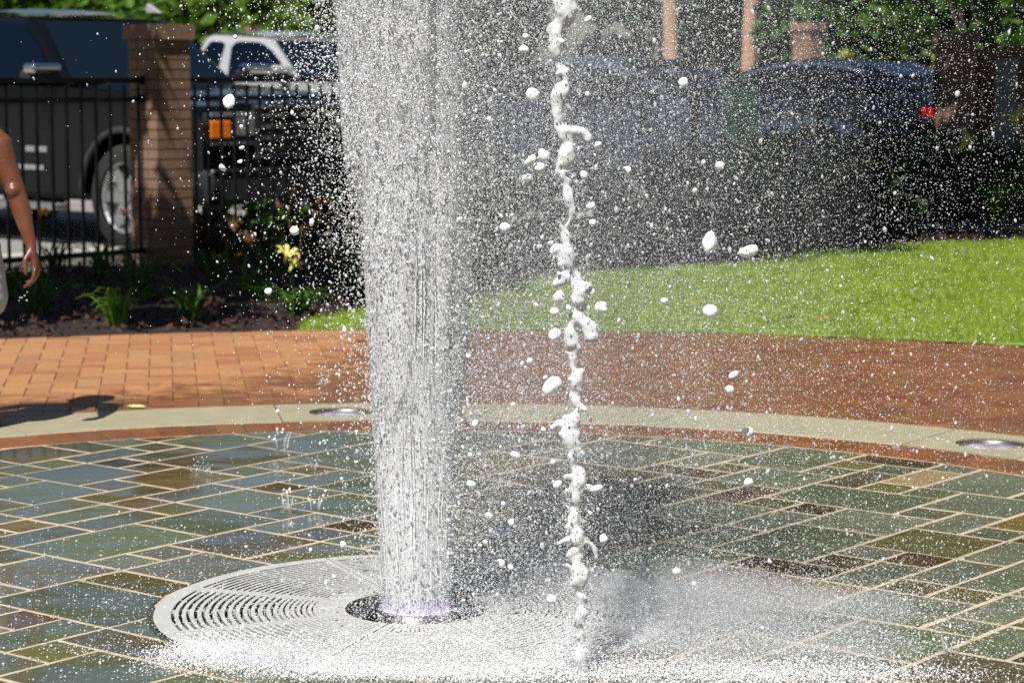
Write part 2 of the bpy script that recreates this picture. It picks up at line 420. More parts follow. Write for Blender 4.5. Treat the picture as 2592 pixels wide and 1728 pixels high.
STONES = "6,7,14,15,d 6,7,13,14,b 8,9,15,16,s 4,5,12,13,b 3,4,10,11,r 3,4,9,10,o 3,4,14,15,s 4,5,15,16,s 1,2,12,13,o 0,1,10,11,y 7,8,11,12,s 8,9,11,12,o 8,9,10,11,b 6,7,9,10,d 6,7,8,9,s 4,5,7,8,s 3,4,5,6,d 4,5,5,6,d 3,4,4,5,g -1,0,6,7,s 0,1,6,7,o -2,-1,8,9,s -5,-4,4,5,r -6,-5,2,3,o 16,17,1,2,o 16,17,0,1,g 14,15,-1,0,o 14,15,-2,-1,g 12,13,-3,-2,g 11,12,-5,-4,g 8,9,-4,-3,s 8,9,-5,-4,d 7,8,-4,-3,d 6,7,-6,-5,b 6,7,-7,-6,b 4,5,-8,-7,s 15,16,1,2,g 14,15,3,4,o 12,13,2,3,o 11,12,0,1,o 11,12,-1,0,d 7,8,16,18,o 8,9,16,18,s 6,8,15,16,s 7,9,14,15,s 11,12,14,16,s 3,5,11,12,o 1,3,10,11,g -1,1,11,12,s 1,3,9,10,o -1,1,9,10,s -2,0,10,11,s 6,8,10,11,s 7,9,9,10,s 3,5,6,7,s -5,-3,6,7,s -5,-4,5,6,s -6,-4,3,4,g -5,-4,1,3,b 14,16,0,1,b 15,17,-1,0,t 11,13,-4,-3,s 9,11,-6,-5,s 6,8,-5,-4,s 7,9,-6,-5,s 5,7,-8,-7,s 3,5,-9,-8,g 11,13,1,2,r 9,11,-1,0,s -7,-6,2,5,g 11,12,-8,-5,d 7,10,-7,-6,g 3,4,-12,-9,d 5,7,16,18,y 9,11,14,16,g 5,7,11,13,y 4,6,8,10,p 2,4,12,14,g 2,4,7,9,g 5,7,6,8,g 1,3,5,7,b -3,-1,6,8,v -2,-1,2,6,o -6,-5,4,6,s -7,-5,0,2,g 17,21,-1,0,s 13,15,-4,-2,s 10,12,-3,-1,s 9,11,-5,-3,o 4,6,-7,-5,s 2,4,-8,-6,g 1,3,-10,-8,b 0,2,-8,-6,g 13,15,1,3,g 9,11,0,2,g 4,6,13,15,s 7,10,12,14,b -1,2,7,9,p -4,-2,3,6,g 12,14,-2,1,g 15,17,-6,-3,g -1,1,-11,-8,b 7,10,-3,-1,g 1,3,1,5,o -1,1,2,6,v 17,21,0,2,d 12,14,-8,-4,y 15,19,2,4,g -8,-5,-3,0,g 15,20,-3,-1,s -10,-8,-2,2,b -18,-15,-4,-1,o -18,-16,-1,2,s -18,-15,2,5,g -18,-15,5,8,s -17,-14,-6,-4,d -17,-14,8,11,g -16,-13,-8,-6,g -16,-13,-1,2,p -15,-12,-10,-8,s -15,-12,-4,-1,s -15,-13,2,5,r -15,-12,5,8,s -15,-12,11,14,g -14,-12,-11,-10,s -14,-11,-6,-4,g -14,-11,8,10,s -14,-12,10,11,d -13,-12,-12,-11,o -13,-10,-8,-6,g -13,-10,-1,2,o -13,-10,2,4,d -13,-11,4,5,g -13,-10,14,16,s -12,-9,-13,-10,s -12,-9,-10,-8,b -12,-9,-4,-2,s -12,-10,-2,-1,s -12,-9,5,7,g -12,-10,7,8,g -12,-10,10,13,b -12,-11,13,14,g -11,-9,-14,-13,b -11,-8,-6,-4,o -11,-10,4,5,g -11,-8,8,10,g -11,-9,13,14,s -11,-9,16,19,o -10,-7,-8,-6,g -10,-7,2,4,s -10,-8,4,5,s -10,-8,7,8,g -10,-7,10,13,g -10,-7,14,16,s -9,-6,-15,-12,y -9,-6,-12,-10,s -9,-6,-10,-8,g -9,-7,-4,-3,d -9,-8,-3,-2,g -9,-6,5,7,s -9,-7,13,14,s -9,-6,16,19,o -8,-7,-6,-4,g -8,-7,0,2,o -8,-7,4,5,g -8,-5,7,10,b -7,-5,-16,-15,o -7,-5,-8,-5,b -7,-4,-5,-3,g -7,-4,10,13,g -7,-4,13,16,d -6,-3,-15,-12,s -6,-3,-12,-10,d -6,-4,-10,-8,s -6,-5,6,7,s -6,-3,16,19,g -5,-3,-16,-15,s -5,-2,-8,-5,o -5,-2,-3,0,s -5,-3,0,1,b -5,-3,7,10,o -4,-2,-17,-16,o -4,-1,-10,-8,d -4,-1,-5,-3,s -4,-2,1,3,s -4,-2,10,13,o -4,-1,13,15,b -4,-3,15,16,o -4,-1,19,22,g -3,0,-16,-14,g -3,0,-14,-12,g -3,-1,-12,-10,r -3,-1,0,1,d -3,-2,8,9,s -3,-1,9,10,g -3,0,15,18,g -3,-1,18,19,d -2,0,-17,-16,o -2,0,-8,-5,g -2,1,-3,0,o -2,0,1,2,o -2,-1,11,13,s -1,0,-12,-11,b -1,2,-5,-3,b -1,0,0,1,s -1,1,12,15,g -1,1,18,21,s 0,3,-17,-14,g 0,3,-14,-12,g 0,2,-12,-11,g 0,2,-6,-5,o 0,2,0,1,o 0,1,1,2,p 0,3,15,18,s 1,3,-11,-10,s 1,4,-3,0,g 1,3,11,12,s 1,2,13,15,s 1,4,18,21,o 2,3,-12,-11,p 2,4,-6,-3,g 2,4,0,1,s 2,3,14,15,s 3,6,-17,-15,d 3,6,-15,-12,s 3,6,1,3,g 3,4,3,4,b 3,4,15,17,b 3,5,17,18,g 4,7,-12,-9,s 4,6,-5,-2,y 4,7,-2,0,p 4,6,0,1,b 4,7,3,5,g 4,6,10,11,s 4,5,16,17,s 4,7,18,21,s 5,7,-9,-8,o 5,7,5,6,s 5,6,15,16,g 6,9,-16,-13,o 6,8,-13,-12,s 6,7,-4,-2,d 6,9,0,2,b 6,8,2,3,b 7,10,-12,-10,y 7,10,-10,-7,g 7,9,-1,0,g 7,10,3,6,d 7,10,6,9,g 7,10,18,20,b 8,10,-13,-12,s 8,10,2,3,o 9,12,-15,-13,s 9,12,9,12,s 9,12,16,18,o 10,12,-13,-10,g 10,13,-10,-8,g 10,11,-8,-6,y 10,12,2,4,o 10,13,4,7,b 10,13,7,9,y 10,13,12,14,s 12,15,-13,-10,g 12,13,3,4,s 12,15,9,12,s 12,14,14,17,b 13,16,-10,-8,o 13,14,3,5,d 13,16,5,8,s 13,15,8,9,d 13,16,12,14,s 14,17,-8,-6,b 14,15,-6,-4,d 14,16,4,5,s 15,17,8,11,b 15,16,11,12,g 16,19,4,7,g 16,18,7,8,o 17,20,-6,-3,s 17,20,8,11,p"
for k in STONE_C: M['st_' + k] = stone_mat(k)
TH = rad(51.3); UA = Vector((math.cos(TH), math.sin(TH))); UB = Vector((-math.sin(TH), math.cos(TH))); MOD = .1524
for s in STONES.split():
    i0, i1, j0, j1, key = s.split(','); i0, i1, j0, j1 = int(i0), int(i1), int(j0), int(j1)
    gp = .0060
    cs = [(i0 * MOD + gp, j0 * MOD + gp), (i1 * MOD - gp, j0 * MOD + gp), (i1 * MOD - gp, j1 * MOD - gp), (i0 * MOD + gp, j1 * MOD - gp)]
    P = []
    for q in range(4):                                    # slightly uneven sawn edges
        A, B = cs[q], cs[(q + 1) % 4]
        for k in (0, .33, .67):
            jx, jy = R.uniform(-.0018, .0018), R.uniform(-.0018, .0018)
            P.append(GC + UA * (A[0] + (B[0] - A[0]) * k + jx) + UB * (A[1] + (B[1] - A[1]) * k + jy))
    ctr = sum(P, Vector((0, 0))) / len(P)
    if all((p - GC).length < .665 for p in P): continue
    P = clip_circle_in(P, RC, R_STONE - .014)
    if len(P) < 3: continue
    P = push_out(P, GC, .663)
    if len(P) < 3 or abs(poly_area(P)) < .0012: continue
    c = sum(P, Vector((0, 0))) / len(P)
    me = slab_mesh("flagstone", [(p.x - c.x, p.y - c.y) for p in P], 0.0, .02, .003)
    o = add("flagstone", me, M['st_' + key], paving); o.location = (c.x, c.y, R.uniform(-.0008, .0012))
    o.rotation_euler = (R.uniform(-.0022, .0022), R.uniform(-.0022, .0022), 0)

# brick border ring
border = ann_sheet("brick_border", RC, R_STONE + .004, RC, R_BORDER - .004, -.006, M['joint_sand'])
tag(border, "ring of wet orange bricks round the flagstones", "brick border")
nb = 166; da = 2 * math.pi / nb
ga = .0022 / 2.8
P = [(r * math.cos(a), r * math.sin(a)) for r, a in ((R_STONE + .007, -da / 2 + ga), (R_BORDER - .005, -da / 2 + ga), (R_BORDER - .005, da / 2 - ga), (R_STONE + .007, da / 2 - ga))]
wedge = slab_mesh("border_brick", P, 0.0, .05, .003); wedge.materials.append(M['brick_b'])
for k in range(nb):
    o = add("brick", wedge, None, border); o.location = (RC.x, RC.y, R.uniform(-.001, .0015)); o.rotation_euler = (0, 0, k * da + R.uniform(-.0008, .0008))

# concrete band with lamp blocks
band = ann_sheet("concrete_band", RC, R_BORDER, RC, R_BAND, -.012, M['joint_sand'])
tag(band, "pale concrete ring set in the brick paving", "concrete band")
LA = [rad(a) for a in (142.4, 95.4, 48.4, 1.4)]
RM = (R_BORDER + R_BAND) / 2
def sector_poly(a0, a1, n, r0=R_BORDER + .003, r1=R_BAND - .003):
    an = np.linspace(a0, a1, n)
    return [(RC.x + r0 * math.cos(a), RC.y + r0 * math.sin(a)) for a in an][::1] + [(RC.x + r1 * math.cos(a), RC.y + r1 * math.sin(a)) for a in an[::-1]]
def sector_slab(name, a0, a1, n, m, parent, zt=.002, th=.08):
    r0, r1 = R_BORDER + .003, R_BAND - .003; V = []; F = []
    an = np.linspace(a0, a1, n)
    for a in an:
        c, s = math.cos(a), math.sin(a)
        for r, z in ((r0, zt - th), (r0, zt - .004), (r0 + .005, zt), (r1 - .005, zt), (r1, zt - .004), (r1, zt - th)): V.append((RC.x + r * c, RC.y + r * s, z))
    for i in range(n - 1):
        for k in range(5): F.append((i * 6 + k, i * 6 + k + 1, (i + 1) * 6 + k + 1, (i + 1) * 6 + k))
    F += [tuple(range(6)), tuple((n - 1) * 6 + k for k in range(5, -1, -1))]
    return MB().put(V, F).build(name, m, parent)
hb = rad(4.55); lamps = []
LAs = sorted(LA)
for i, a in enumerate(LAs):
    # block with a round hole
    ctr = Vector((RC.x + RM * math.cos(a), RC.y + RM * math.sin(a))); V = []; n = 48
    r0, r1 = R_BORDER + .003, R_BAND - .003; ga = .004 / RM
    for k in range(n):
        th = a + 2 * math.pi * k / n; lo, hi = 0, .6
        for _ in range(24):
            mid = (lo + hi) / 2; q = ctr + Vector((math.cos(th), math.sin(th))) * mid - RC
            an = (math.atan2(q.y, q.x) - a + math.pi) % (2 * math.pi) - math.pi
            ok = r0 < q.length < r1 and abs(an) < hb - ga
            lo, hi = (mid, hi) if ok else (lo, mid)
        q = ctr + Vector((math.cos(th), math.sin(th))) * lo; h = ctr + Vector((math.cos(th), math.sin(th))) * .128
        V += [(q.x, q.y, -.078), (q.x, q.y, .002), (h.x, h.y, .002), (h.x, h.y, -.078)]
    F = []
    for k in range(n):
        j = (k + 1) % n
        for e in range(3): F.append((k * 4 + e, k * 4 + e + 1, j * 4 + e + 1, j * 4 + e))
    MB().put(V, F).build("lamp_block", M['concrete'], band)
    lamps.append(ctr)
    nxt = LAs[(i + 1) % len(LAs)] if i + 1 < len(LAs) else LAs[0] + 2 * math.pi
    a0, a1 = a + hb, nxt - hb; mid = (a0 + a1) / 2; gg = .0015 / RM
    for s0, s1 in ((a0, mid), (mid, a1)): sector_slab("concrete_segment", s0 + gg, s1 - gg, 14, M['concrete'], band)

# brick walk: 90 degree herringbone
walk = ann_sheet("brick_walk", RC, R_BAND, RC, R_WALK, -.006, M['joint_sand'], a0=rad(-20), a1=rad(200))
tag(walk, "herringbone brick walk curving round the plaza", "brick walk")
WA = rad(8.6); wx = Vector((math.cos(WA), math.sin(WA))); wy = Vector((-math.sin(WA), math.cos(WA))); BU = .1016
full = slab_mesh("paving_brick", [(-BU + .0014, -BU / 2 + .0014), (BU - .0014, -BU / 2 + .0014), (BU - .0014, BU / 2 - .0014), (-BU + .0014, BU / 2 - .0014)], 0.0, .05, .003)
full.materials.append(M['brick_p'])
cand = []
for i in range(-50, 60):
    for j in range(-10, 90):
        k = (i - j) % 4
        if k == 0: c = (i + 1, j + .5); hz = True
        elif k == 3: c = (i + .5, j + 1); hz = False
        else: continue
        p = Vector((-1.4, 8.0)) + wx * (c[0] * BU) + wy * (c[1] * BU) - wx * .6
        d = p - RC; L = d.length
        if not (R_BAND - .06 < L < R_WALK + .06): continue
        if not (-20 < math.degrees(math.atan2(d.y, d.x)) < 200): continue
        a, b = (BU - .0014, BU / 2 - .0014) if hz else (BU / 2 - .0014, BU - .0014)
        Q = [p + wx * sx * a + wy * sy * b for sx, sy in ((-1, -1), (1, -1), (1, 1), (-1, 1))]
        dist = [(q - RC).length for q in Q]
        whole = min(dist) > R_BAND + .003 and max(dist) < R_WALK
        if not whole:
            Q2 = clip_circle_in(Q, RC, R_WALK)
            if len(Q2) < 3: continue
            Q2 = push_out(Q2, RC, R_BAND + .004, .012)
            if len(Q2) < 3 or abs(poly_area(Q2)) < .0015: continue
            Q = Q2
        vis = abs(p.x) / p.y < .235 and p.y > 7.5
        cand.append((0 if vis else 1, L if vis else 99, p, hz, whole, Q))
cand.sort(key=lambda c: (c[0], c[1]))
# the ones that show largest are singles; the rest of the field is one part
n_single = 0; far_v = []; far_f = []; far_r = []
for q, (v, L, p, hz, whole, Q) in enumerate(cand):
    if n_single < 300 and v == 0:
        n_single += 1
        z = R.uniform(-.0012, .0015); tilt = (R.uniform(-.004, .004), R.uniform(-.004, .004))
        if whole:
            o = add("brick", full, None, walk); rz = WA + (0 if hz else math.pi / 2)
        else:
            o = add("brick", slab_mesh("cut_brick", [(s.x - p.x, s.y - p.y) for s in Q], 0, .05, .003), M['brick_p'], walk); rz = 0
        o.location = (p.x, p.y, z); o.rotation_euler = (tilt[0], tilt[1], rz)
    else:
        rv = R.random(); z = R.uniform(-.0012, .0015); me = slab_mesh("tmp", [(s.x, s.y) for s in Q], z, .05, .003)
        b = len(far_v); far_v += [v_.co[:] for v_ in me.vertices]; far_f += [tuple(i + b for i in f.vertices) for f in me.polygons]
        far_r += [rv] * len(me.polygons); bpy.data.meshes.remove(me)
me = bpy.data.meshes.new("far_bricks"); me.from_pydata(far_v, [], far_f); me.update()
set_rnd(me, far_r)
o = add("brick_field", me, M['brick_s'], walk); tag(o, kind='stuff')

# ------------------------------------------------------------------ grate with its pit, nozzle and light ring
pit = MB(); pit.lathe([(.652, .0), (.652, -.05), (.001, -.05)], 64, (GC.x, GC.y, 0))
o = pit.build("drain_pit", M['pit'], smooth=False); tag(o, "dark drain pit under the round grate", "drain pit", kind='structure')
grate = empty("fountain_grate", (GC.x, GC.y, 0))
tag(grate, "round pale metal fountain grate with curved slots set in the flagstones", "grate")
def arc_bar(mb, r0, r1, a0, a1, z0, z1, n):
    V = []; F = []
    for a in np.linspace(a0, a1, n):
        c, s = math.cos(a), math.sin(a); w = (r1 - r0) * .36; V += [((r0 + w) * c, (r0 + w) * s, z0), (r0 * c, r0 * s, z1), (r1 * c, r1 * s, z1), ((r1 - w) * c, (r1 - w) * s, z0)]
    for i in range(n - 1):
        for k in range(3): F.append((i * 4 + k, i * 4 + k + 1, (i + 1) * 4 + k + 1, (i + 1) * 4 + k))
    F += [(0, 1, 2, 3), ((n - 1) * 4 + 3, (n - 1) * 4 + 2, (n - 1) * 4 + 1, (n - 1) * 4)]
    mb.put(V, F)
def grate_section():
    mb = MB(); A = math.pi / 4; gap = .0022; zt = .005; zb = -.022
    arc_bar(mb, .604, .647, gap / .62, A - gap / .62, zb, zt, 18)
    arc_bar(mb, .178, .192, gap / .18, A - gap / .18, zb, zt, 10)
    for e, sgn in ((0, 1), (A, -1)):                            # end ribs
        for r0 in np.linspace(.192, .604, 9)[:-1]:
            r1 = r0 + .0515; w0, w1 = .016 / r0, .016 / r1
            aa = [(r0, e + sgn * gap / r0), (r1, e + sgn * gap / r1), (r1, e + sgn * w1), (r0, e + sgn * w0)]
            V = [(r * math.cos(a), r * math.sin(a), z) for z in (zb, zt) for r, a in aa]
            mb.put(V, [(0, 1, 2, 3), (4, 5, 6, 7), (0, 1, 5, 4), (2, 3, 7, 6), (1, 2, 6, 5), (3, 0, 4, 7)])
    r = .604 - .0078
    while r > .372:
        arc_bar(mb, r - .0102, r, .015 / r, A - .015 / r, zb, zt, 16); r -= .0186
    rr0 = r + .0076
    while r > .262:
        arc_bar(mb, r - .0092, r, .015 / r, A - .015 / r, zb, zt, 12); r -= .0140
    nr = 15
    arc_bar(mb, r - .004, r, .015 / r, A - .015 / r, zb, zt, 10)
    for k in range(nr):
        a = .05 + (A - .10) * (k + .5) / nr; r0, r1 = .190, r; hw = .0038
        c, s = math.cos(a), math.sin(a)
        V = [(x * c - y * s, x * s + y * c, z) for z in (zb, zt - .0005) for x, y in ((r0, -hw), (r1, -hw), (r1, hw), (r0, hw))]
        mb.put(V, [(0, 1, 2, 3), (4, 5, 6, 7), (0, 1, 5, 4), (1, 2, 6, 5), (2, 3, 7, 6), (3, 0, 4, 7)])
    # short bridges that break the long slots
    for q in (2,):
        a = A * q / 4
        for r0 in np.arange(.30 + .013 * (q % 2), .60, .0372):
            hw = .0055; c, s = math.cos(a), math.sin(a); r1 = r0 + .0186
            V = [(x * c - y * s, x * s + y * c, z) for z in (zb, zt - .001) for x, y in ((r0, -hw), (r1, -hw), (r1, hw), (r0, hw))]
            mb.put(V, [(0, 1, 2, 3), (4, 5, 6, 7), (0, 1, 5, 4), (1, 2, 6, 5), (2, 3, 7, 6), (3, 0, 4, 7)])
    return mb.mesh("grate_section")
gm = grate_section(); gm.materials.append(M['grate'])
for k in range(8):
    o = add("grate_section", gm, None, grate); o.rotation_euler = (0, 0, rad(-20 + 45 * k))
M['led'] = mat("lilac_led", (.6, .45, .8), .3, var=0, emis=(.75, .50, 1.0), estr=7.0)
noz = MB(); noz.lathe([(.166, -.045), (.166, -.012), (.150, -.012), (.150, -.045)], 40); noz.lathe([(.098, -.045), (.098, .002), (.088, .004), (.088, -.045)], 40)
nz = empty("jet_nozzle", (GC.x, GC.y, 0)); tag(nz, "ring nozzle in the dark hole at the centre of the grate", "nozzle")
noz.build("nozzle_ring", M['steel'], nz, smooth=True)
led = MB(); led.lathe([(.050, -.020), (.052, -.004), (.082, -.004), (.084, -.020)], 40)
led.build("light_ring", M['led'], nz, smooth=True)

# recessed round lamps in the concrete band
m, t, p, o_ = new_mat("lamp_glass")
pos = wpos(t); vz = t.nodes.new("ShaderNodeTexVoronoi"); vz.inputs['Scale'].default_value = 26; t.links.new(pos, vz.inputs['Vector'])
cc = mixc(t, ramp(t, noise(t, pos, 22, 2).outputs[0], .42, .62), (.46, .41, .46), (1.0, .86, 1.0))  # lens sparkles painted into the colour as pale pink patches
t.links.new(cc, p.inputs['Base Color']); setin(p, 'Metallic', .25); setin(p, 'Roughness', .3); setin(p, 'Coat Weight', 1.0); setin(p, 'Coat Roughness', .03)
bump(t, p, vz.outputs['Distance'], .5, .02); M['lamp_glass'] = m
def lamp(ctr, label):
    r = empty("ground_lamp", (ctr.x, ctr.y, 0)); tag(r, label, "ground lamp", "lamps set in the concrete ring")
    MB().lathe([(.127, -.06), (.127, -.004), (.120, -.002), (.113, -.010), (.113, -.06)], 40).build("rim", M['steel'], r, smooth=True)
    MB().lathe([(.1125, -.016), (.09, -.009), (.05, -.005), (.0005, -.004)], 40).build("lens", M['lamp_glass'], r, smooth=True)
for i, c in enumerate(lamps):
    a = math.degrees(LAs[i])
    if abs(a - 95.4) < 1: lamp(c, "round lilac-tinted ground lamp in the concrete ring, behind the tall water jet")
    elif abs(a - 48.4) < 1: lamp(c, "round lilac-tinted ground lamp in the concrete ring, clear of the spray")
    elif a > 100: lamp(c, "round lilac-tinted ground lamp in the concrete ring past the child's feet")
    else: lamp(c, "round ground lamp in the concrete ring's dry far end")

# ------------------------------------------------------------------ fence and brick pillars
def pillar(loc, rz, h, label, group):
    r = empty("brick_pillar", loc, rz); tag(r, label, "brick pillar", group)
    S = .305; ch = .0677; n = int(round((h - .10) / ch))
    core = MB().box((0, 0, n * ch / 2), (S - .016, S - .016, n * ch)); core.build("mortar_core", M['pillar_mortar'], r)
    bm_ = PILLAR_BRICK
    for k in range(n):
        z = (k + .5) * ch
        for q in range(4):
            a = q * math.pi / 2; off = -.0508 if k % 2 == 0 else .0508
            p = Matrix.Rotation(a, 3, 'Z') @ Vector((off, S / 2 - .0508, 0))
            o = add("brick", bm_, None, r); o.location = (p.x + R.uniform(-.001, .001), p.y + R.uniform(-.001, .001), z)
            o.rotation_euler = (0, 0, a + R.uniform(-.006, .006))
    for i in range(6):                                        # cap: bricks on edge, a little proud
        for s in (-1, 1):
            o = add("cap_brick", CAP_BRICK, None, r); o.location = ((i - 2.5) * .0595, s * .0885, n * ch + .052 + R.uniform(-.001, .001))
    return r
b = MB().box((0, 0, 0), (.196, .0945, .0585)); PILLAR_BRICK = b.mesh("pillar_brick"); PILLAR_BRICK.materials.append(M['brick_w'])
b = MB().box((0, 0, 0), (.0555, .174, .102)); CAP_BRICK = b.mesh("cap_brick"); CAP_BRICK.materials.append(M['brick_w'])
FR = math.atan2(FE.y, FE.x)
pillar((FA.x, FA.y, -.02), FR, 1.66, "slim brick pillar dappled with light in front of the black pickup", "fence pillars")
FB = Vector((4.45, 23.3))
pillar((FB.x, FB.y, -.02), FR, 1.70, "slim brick pillar at the fence end beside the brick wall", "fence pillars")
pillar((3.98, 31.2, -.03), FR, 1.98, "distant brick pillar standing before the green hedge, behind the dark sedan", "far pillars")
pillar((-4.55, 40.5, -.03), FR, 2.16, "distant brick pillar top showing over the silver pickup's roof", "far pillars")

PICKET = MB().box((0, 0, .63), (.017, .017, 1.20)); PICKET = PICKET.mesh("picket"); PICKET.materials.append(M['iron'])
def fence(t0, t1, label):
    c = fpos(t0); r = empty("picket_fence", (c.x, c.y, 0), FR); tag(r, label, "fence", "iron fence along the parking lot")
    L = t1 - t0
    for z, hh in ((1.262, .036), (1.135, .034), (.10, .034)):
        MB().box((L / 2, 0, z), (L, .030, hh)).build("rail", M['iron'], r)
    n = int(L / .12)
    for k in range(n + 1):
        o = add("picket", PICKET, None, r); o.location = (.035 + (L - .07) * k / n, 0, 0)
    for k in range(1, int(L / 2.4) + 1):
        x = L * k / (int(L / 2.4) + 1); MB().box((x, .03, .62), (.05, .05, 1.24)).build("post", M['iron'], r)
    for z in (1.262, 1.135):
        for x in (.012, L - .012): MB().box((x, 0, z), (.03, .045, .06)).build("bracket", M['iron'], r)
fence(-6.0, -.155, "black iron picket fence running past the pickup's doors")
LB = (FB - FA).dot(FE) - .155
fence(.155, LB, "black iron picket fence between the two slim brick pillars")

M['green_panel'] = mat("green_panel", (.012, .085, .050), .55, var=.12, scale=5)
pc = fpos(6.62, -.032); gp = empty("green_panel", (pc.x, pc.y, 0), FR)
tag(gp, "plain dark green panel hung on the iron fence", "panel")
MB().box((0, 0, .80), (.54, .012, .91)).build("board", M['green_panel'], gp, bevel=.004)
for z in (1.245, .355): MB().box((0, -.009, z), (.55, .01, .025)).build("edge_strip", M['green_panel'], gp)
for x in (-.24, .24): MB().box((x, .02, 1.262), (.02, .05, .04)).build("clip", M['iron'], gp)

# brick enclosure wall at the end of the fence, a grey door leaf and a grey cabinet
wl = empty("brick_wall", (4.72, 23.55, 0), rad(-8)); tag(wl, "shaded brown brick wall beyond the end pillar", "wall")
Lw, nco = 2.44, 23
MB().box((Lw / 2, .08, nco * .0677 / 2), (Lw, .16, nco * .0677)).build("mortar_core", M['pillar_mortar'], wl)
for k in range(nco):
    for q in range(12):
        x = (q + .5) * .2032 + (.05 if k % 2 else -.05)
        o = add("brick", PILLAR_BRICK, None, wl); o.location = (x, .040, (k + .5) * .0677)
M['grey_paint'] = mat("grey_paint", (.20, .215, .215), .5, var=.1)
dp = empty("grey_door_leaf", (4.98, 23.36, 0), rad(-8)); tag(dp, "tall grey metal door leaf leaning flat on the brick wall", "door")
MB().box((0, 0, .80), (.22, .03, 1.28)).build("leaf", M['grey_paint'], dp, bevel=.006)
for z in (1.40, .20): MB().box((0, -.02, z), (.235, .012, .05)).build("edge_strip", M['grey_paint'], dp)
MB().lathe([(.012, -.03), (.012, .03)], 10, (.08, -.03, .85)).build("handle", M['steel'], dp)
cb = empty("utility_cabinet", (5.02, 22.95, 0), rad(-8)); tag(cb, "low grey utility cabinet in front of the brick wall", "cabinet")
MB().box((0, 0, .23), (.52, .36, .44)).build("body", M['grey_paint'], cb, bevel=.01)
MB().box((0, 0, .465), (.56, .40, .03)).build("lid", M['grey_paint'], cb, bevel=.006)
for x in (-.13, .13): MB().box((x, -.185, .22), (.22, .012, .34)).build("door", M['grey_paint'], cb, bevel=.004)

# ------------------------------------------------------------------ vegetation
def leaves(n, pos_fn, size, rng, flat=.5, asp=1.8):
    """n diamond leaves; pos_fn(n) gives (n,3) positions"""
    C = pos_fn(n); n = len(C)
    d = rng.normal(size=(n, 3)); d[:, 2] *= flat; d /= np.linalg.norm(d, axis=1, keepdims=True)
    u = np.cross(d, rng.normal(size=(n, 3))); u /= np.linalg.norm(u, axis=1, keepdims=True) + 1e-9
    s = size * rng.uniform(.6, 1.35, n)[:, None]
    nrm = np.cross(d, u) * s * .18
    V = np.stack([C - d * s * asp / 2, C - u * s * .5 + nrm, C + d * s * asp / 2, C + u * s * .5 + nrm], 1).reshape(-1, 3)
    F = np.arange(n * 4).reshape(n, 4)
    return V, F
def crown_mesh(name, blobs, n, size, rng, fill=.55):
    """blobs: (x,y,z,rx,ry,rz); leaf clumps near the blob shells with gaps"""
    w = np.array([b[3] * b[4] * b[5] for b in blobs]) ** .67; w /= w.sum()
    Vs = []; Fs = []; off = 0
    for b, k in zip(blobs, rng.multinomial(n, w)):
        nc = max(6, k // 26)
        d = rng.normal(size=(nc, 3)); d /= np.linalg.norm(d, axis=1, keepdims=True)
        r = rng.uniform(fill, 1.06, nc)[:, None]
        cl = d * r * np.array(b[3:6]) + np.array(b[:3])
        def pf(m, cl=cl, b=b):
            c = cl[rng.integers(0, len(cl), m)]
            return c + rng.normal(size=(m, 3)) * min(b[3:6]) * .16
        V, F = leaves(k, pf, size, rng); Vs.append(V); Fs.append(F + off); off += len(V)
    V = np.concatenate(Vs); F = np.concatenate(Fs)
    me = mesh_np(name, V, F); set_rnd(me, rng.random(len(me.polygons))); return me
M['bark'] = mat("bark", (.13, .10, .075), .9, var=.3, scale=20, bmp=.6, bscale=40)
M['tan_bark'] = mat("tan_bark", (.42, .24, .155), .8, var=.2, scale=12, bmp=.4, bscale=30)
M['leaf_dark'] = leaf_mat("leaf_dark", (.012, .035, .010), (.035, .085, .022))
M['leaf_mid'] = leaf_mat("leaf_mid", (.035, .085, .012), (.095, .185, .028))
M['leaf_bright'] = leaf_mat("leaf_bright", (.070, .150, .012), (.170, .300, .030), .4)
M['leaf_yellow'] = leaf_mat("leaf_yellow", (.22, .24, .03), (.34, .36, .05), .35)
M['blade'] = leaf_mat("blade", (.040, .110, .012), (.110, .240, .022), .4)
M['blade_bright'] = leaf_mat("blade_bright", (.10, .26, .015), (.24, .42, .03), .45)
M['petal_y'] = mat("petal_yellow", (.80, .68, .17), .6, var=.12, scale=30)
M['petal_o'] = mat("petal_orange", (.75, .30, .03), .6, var=.15, scale=30)

def tree(name, label, x, y, h, tr, blobs, nleaf, size, lm, bark='bark', group=None, seed=1, lean=(0, 0), flare=1.35, zb=-.03):
    rng = np.random.default_rng(seed); rr = random.Random(seed)
    r = empty(name, (x, y, zb)); tag(r, label, "tree", group)
    tb = MB(); n = 7
    pts = [(lean[0] * (k / n) ** 1.2 + rr.uniform(-.02, .02) * h / 4, lean[1] * (k / n) ** 1.2 + rr.uniform(-.02, .02) * h / 4, h * k / n) for k in range(n + 1)]
    tb.tube(pts, [tr * (flare if k == 0 else 1.0 - .62 * k / n) for k in range(n + 1)], 12)
    for b in blobs[:9]:
        s = Vector(pts[rr.randint(3, 5)]); e = Vector(b[:3]) - Vector((0, 0, b[5] * .2)); mid = s.lerp(e, .5) + Vector((0, 0, .12 * h / 4))
        tb.tube([s, mid, e], [tr * .45, tr * .3, tr * .1], 7)
    tb.build("trunk", M[bark], r, smooth=True)
    add("crown", crown_mesh("crown", blobs, nleaf, size, rng), M[lm], r)
    return r
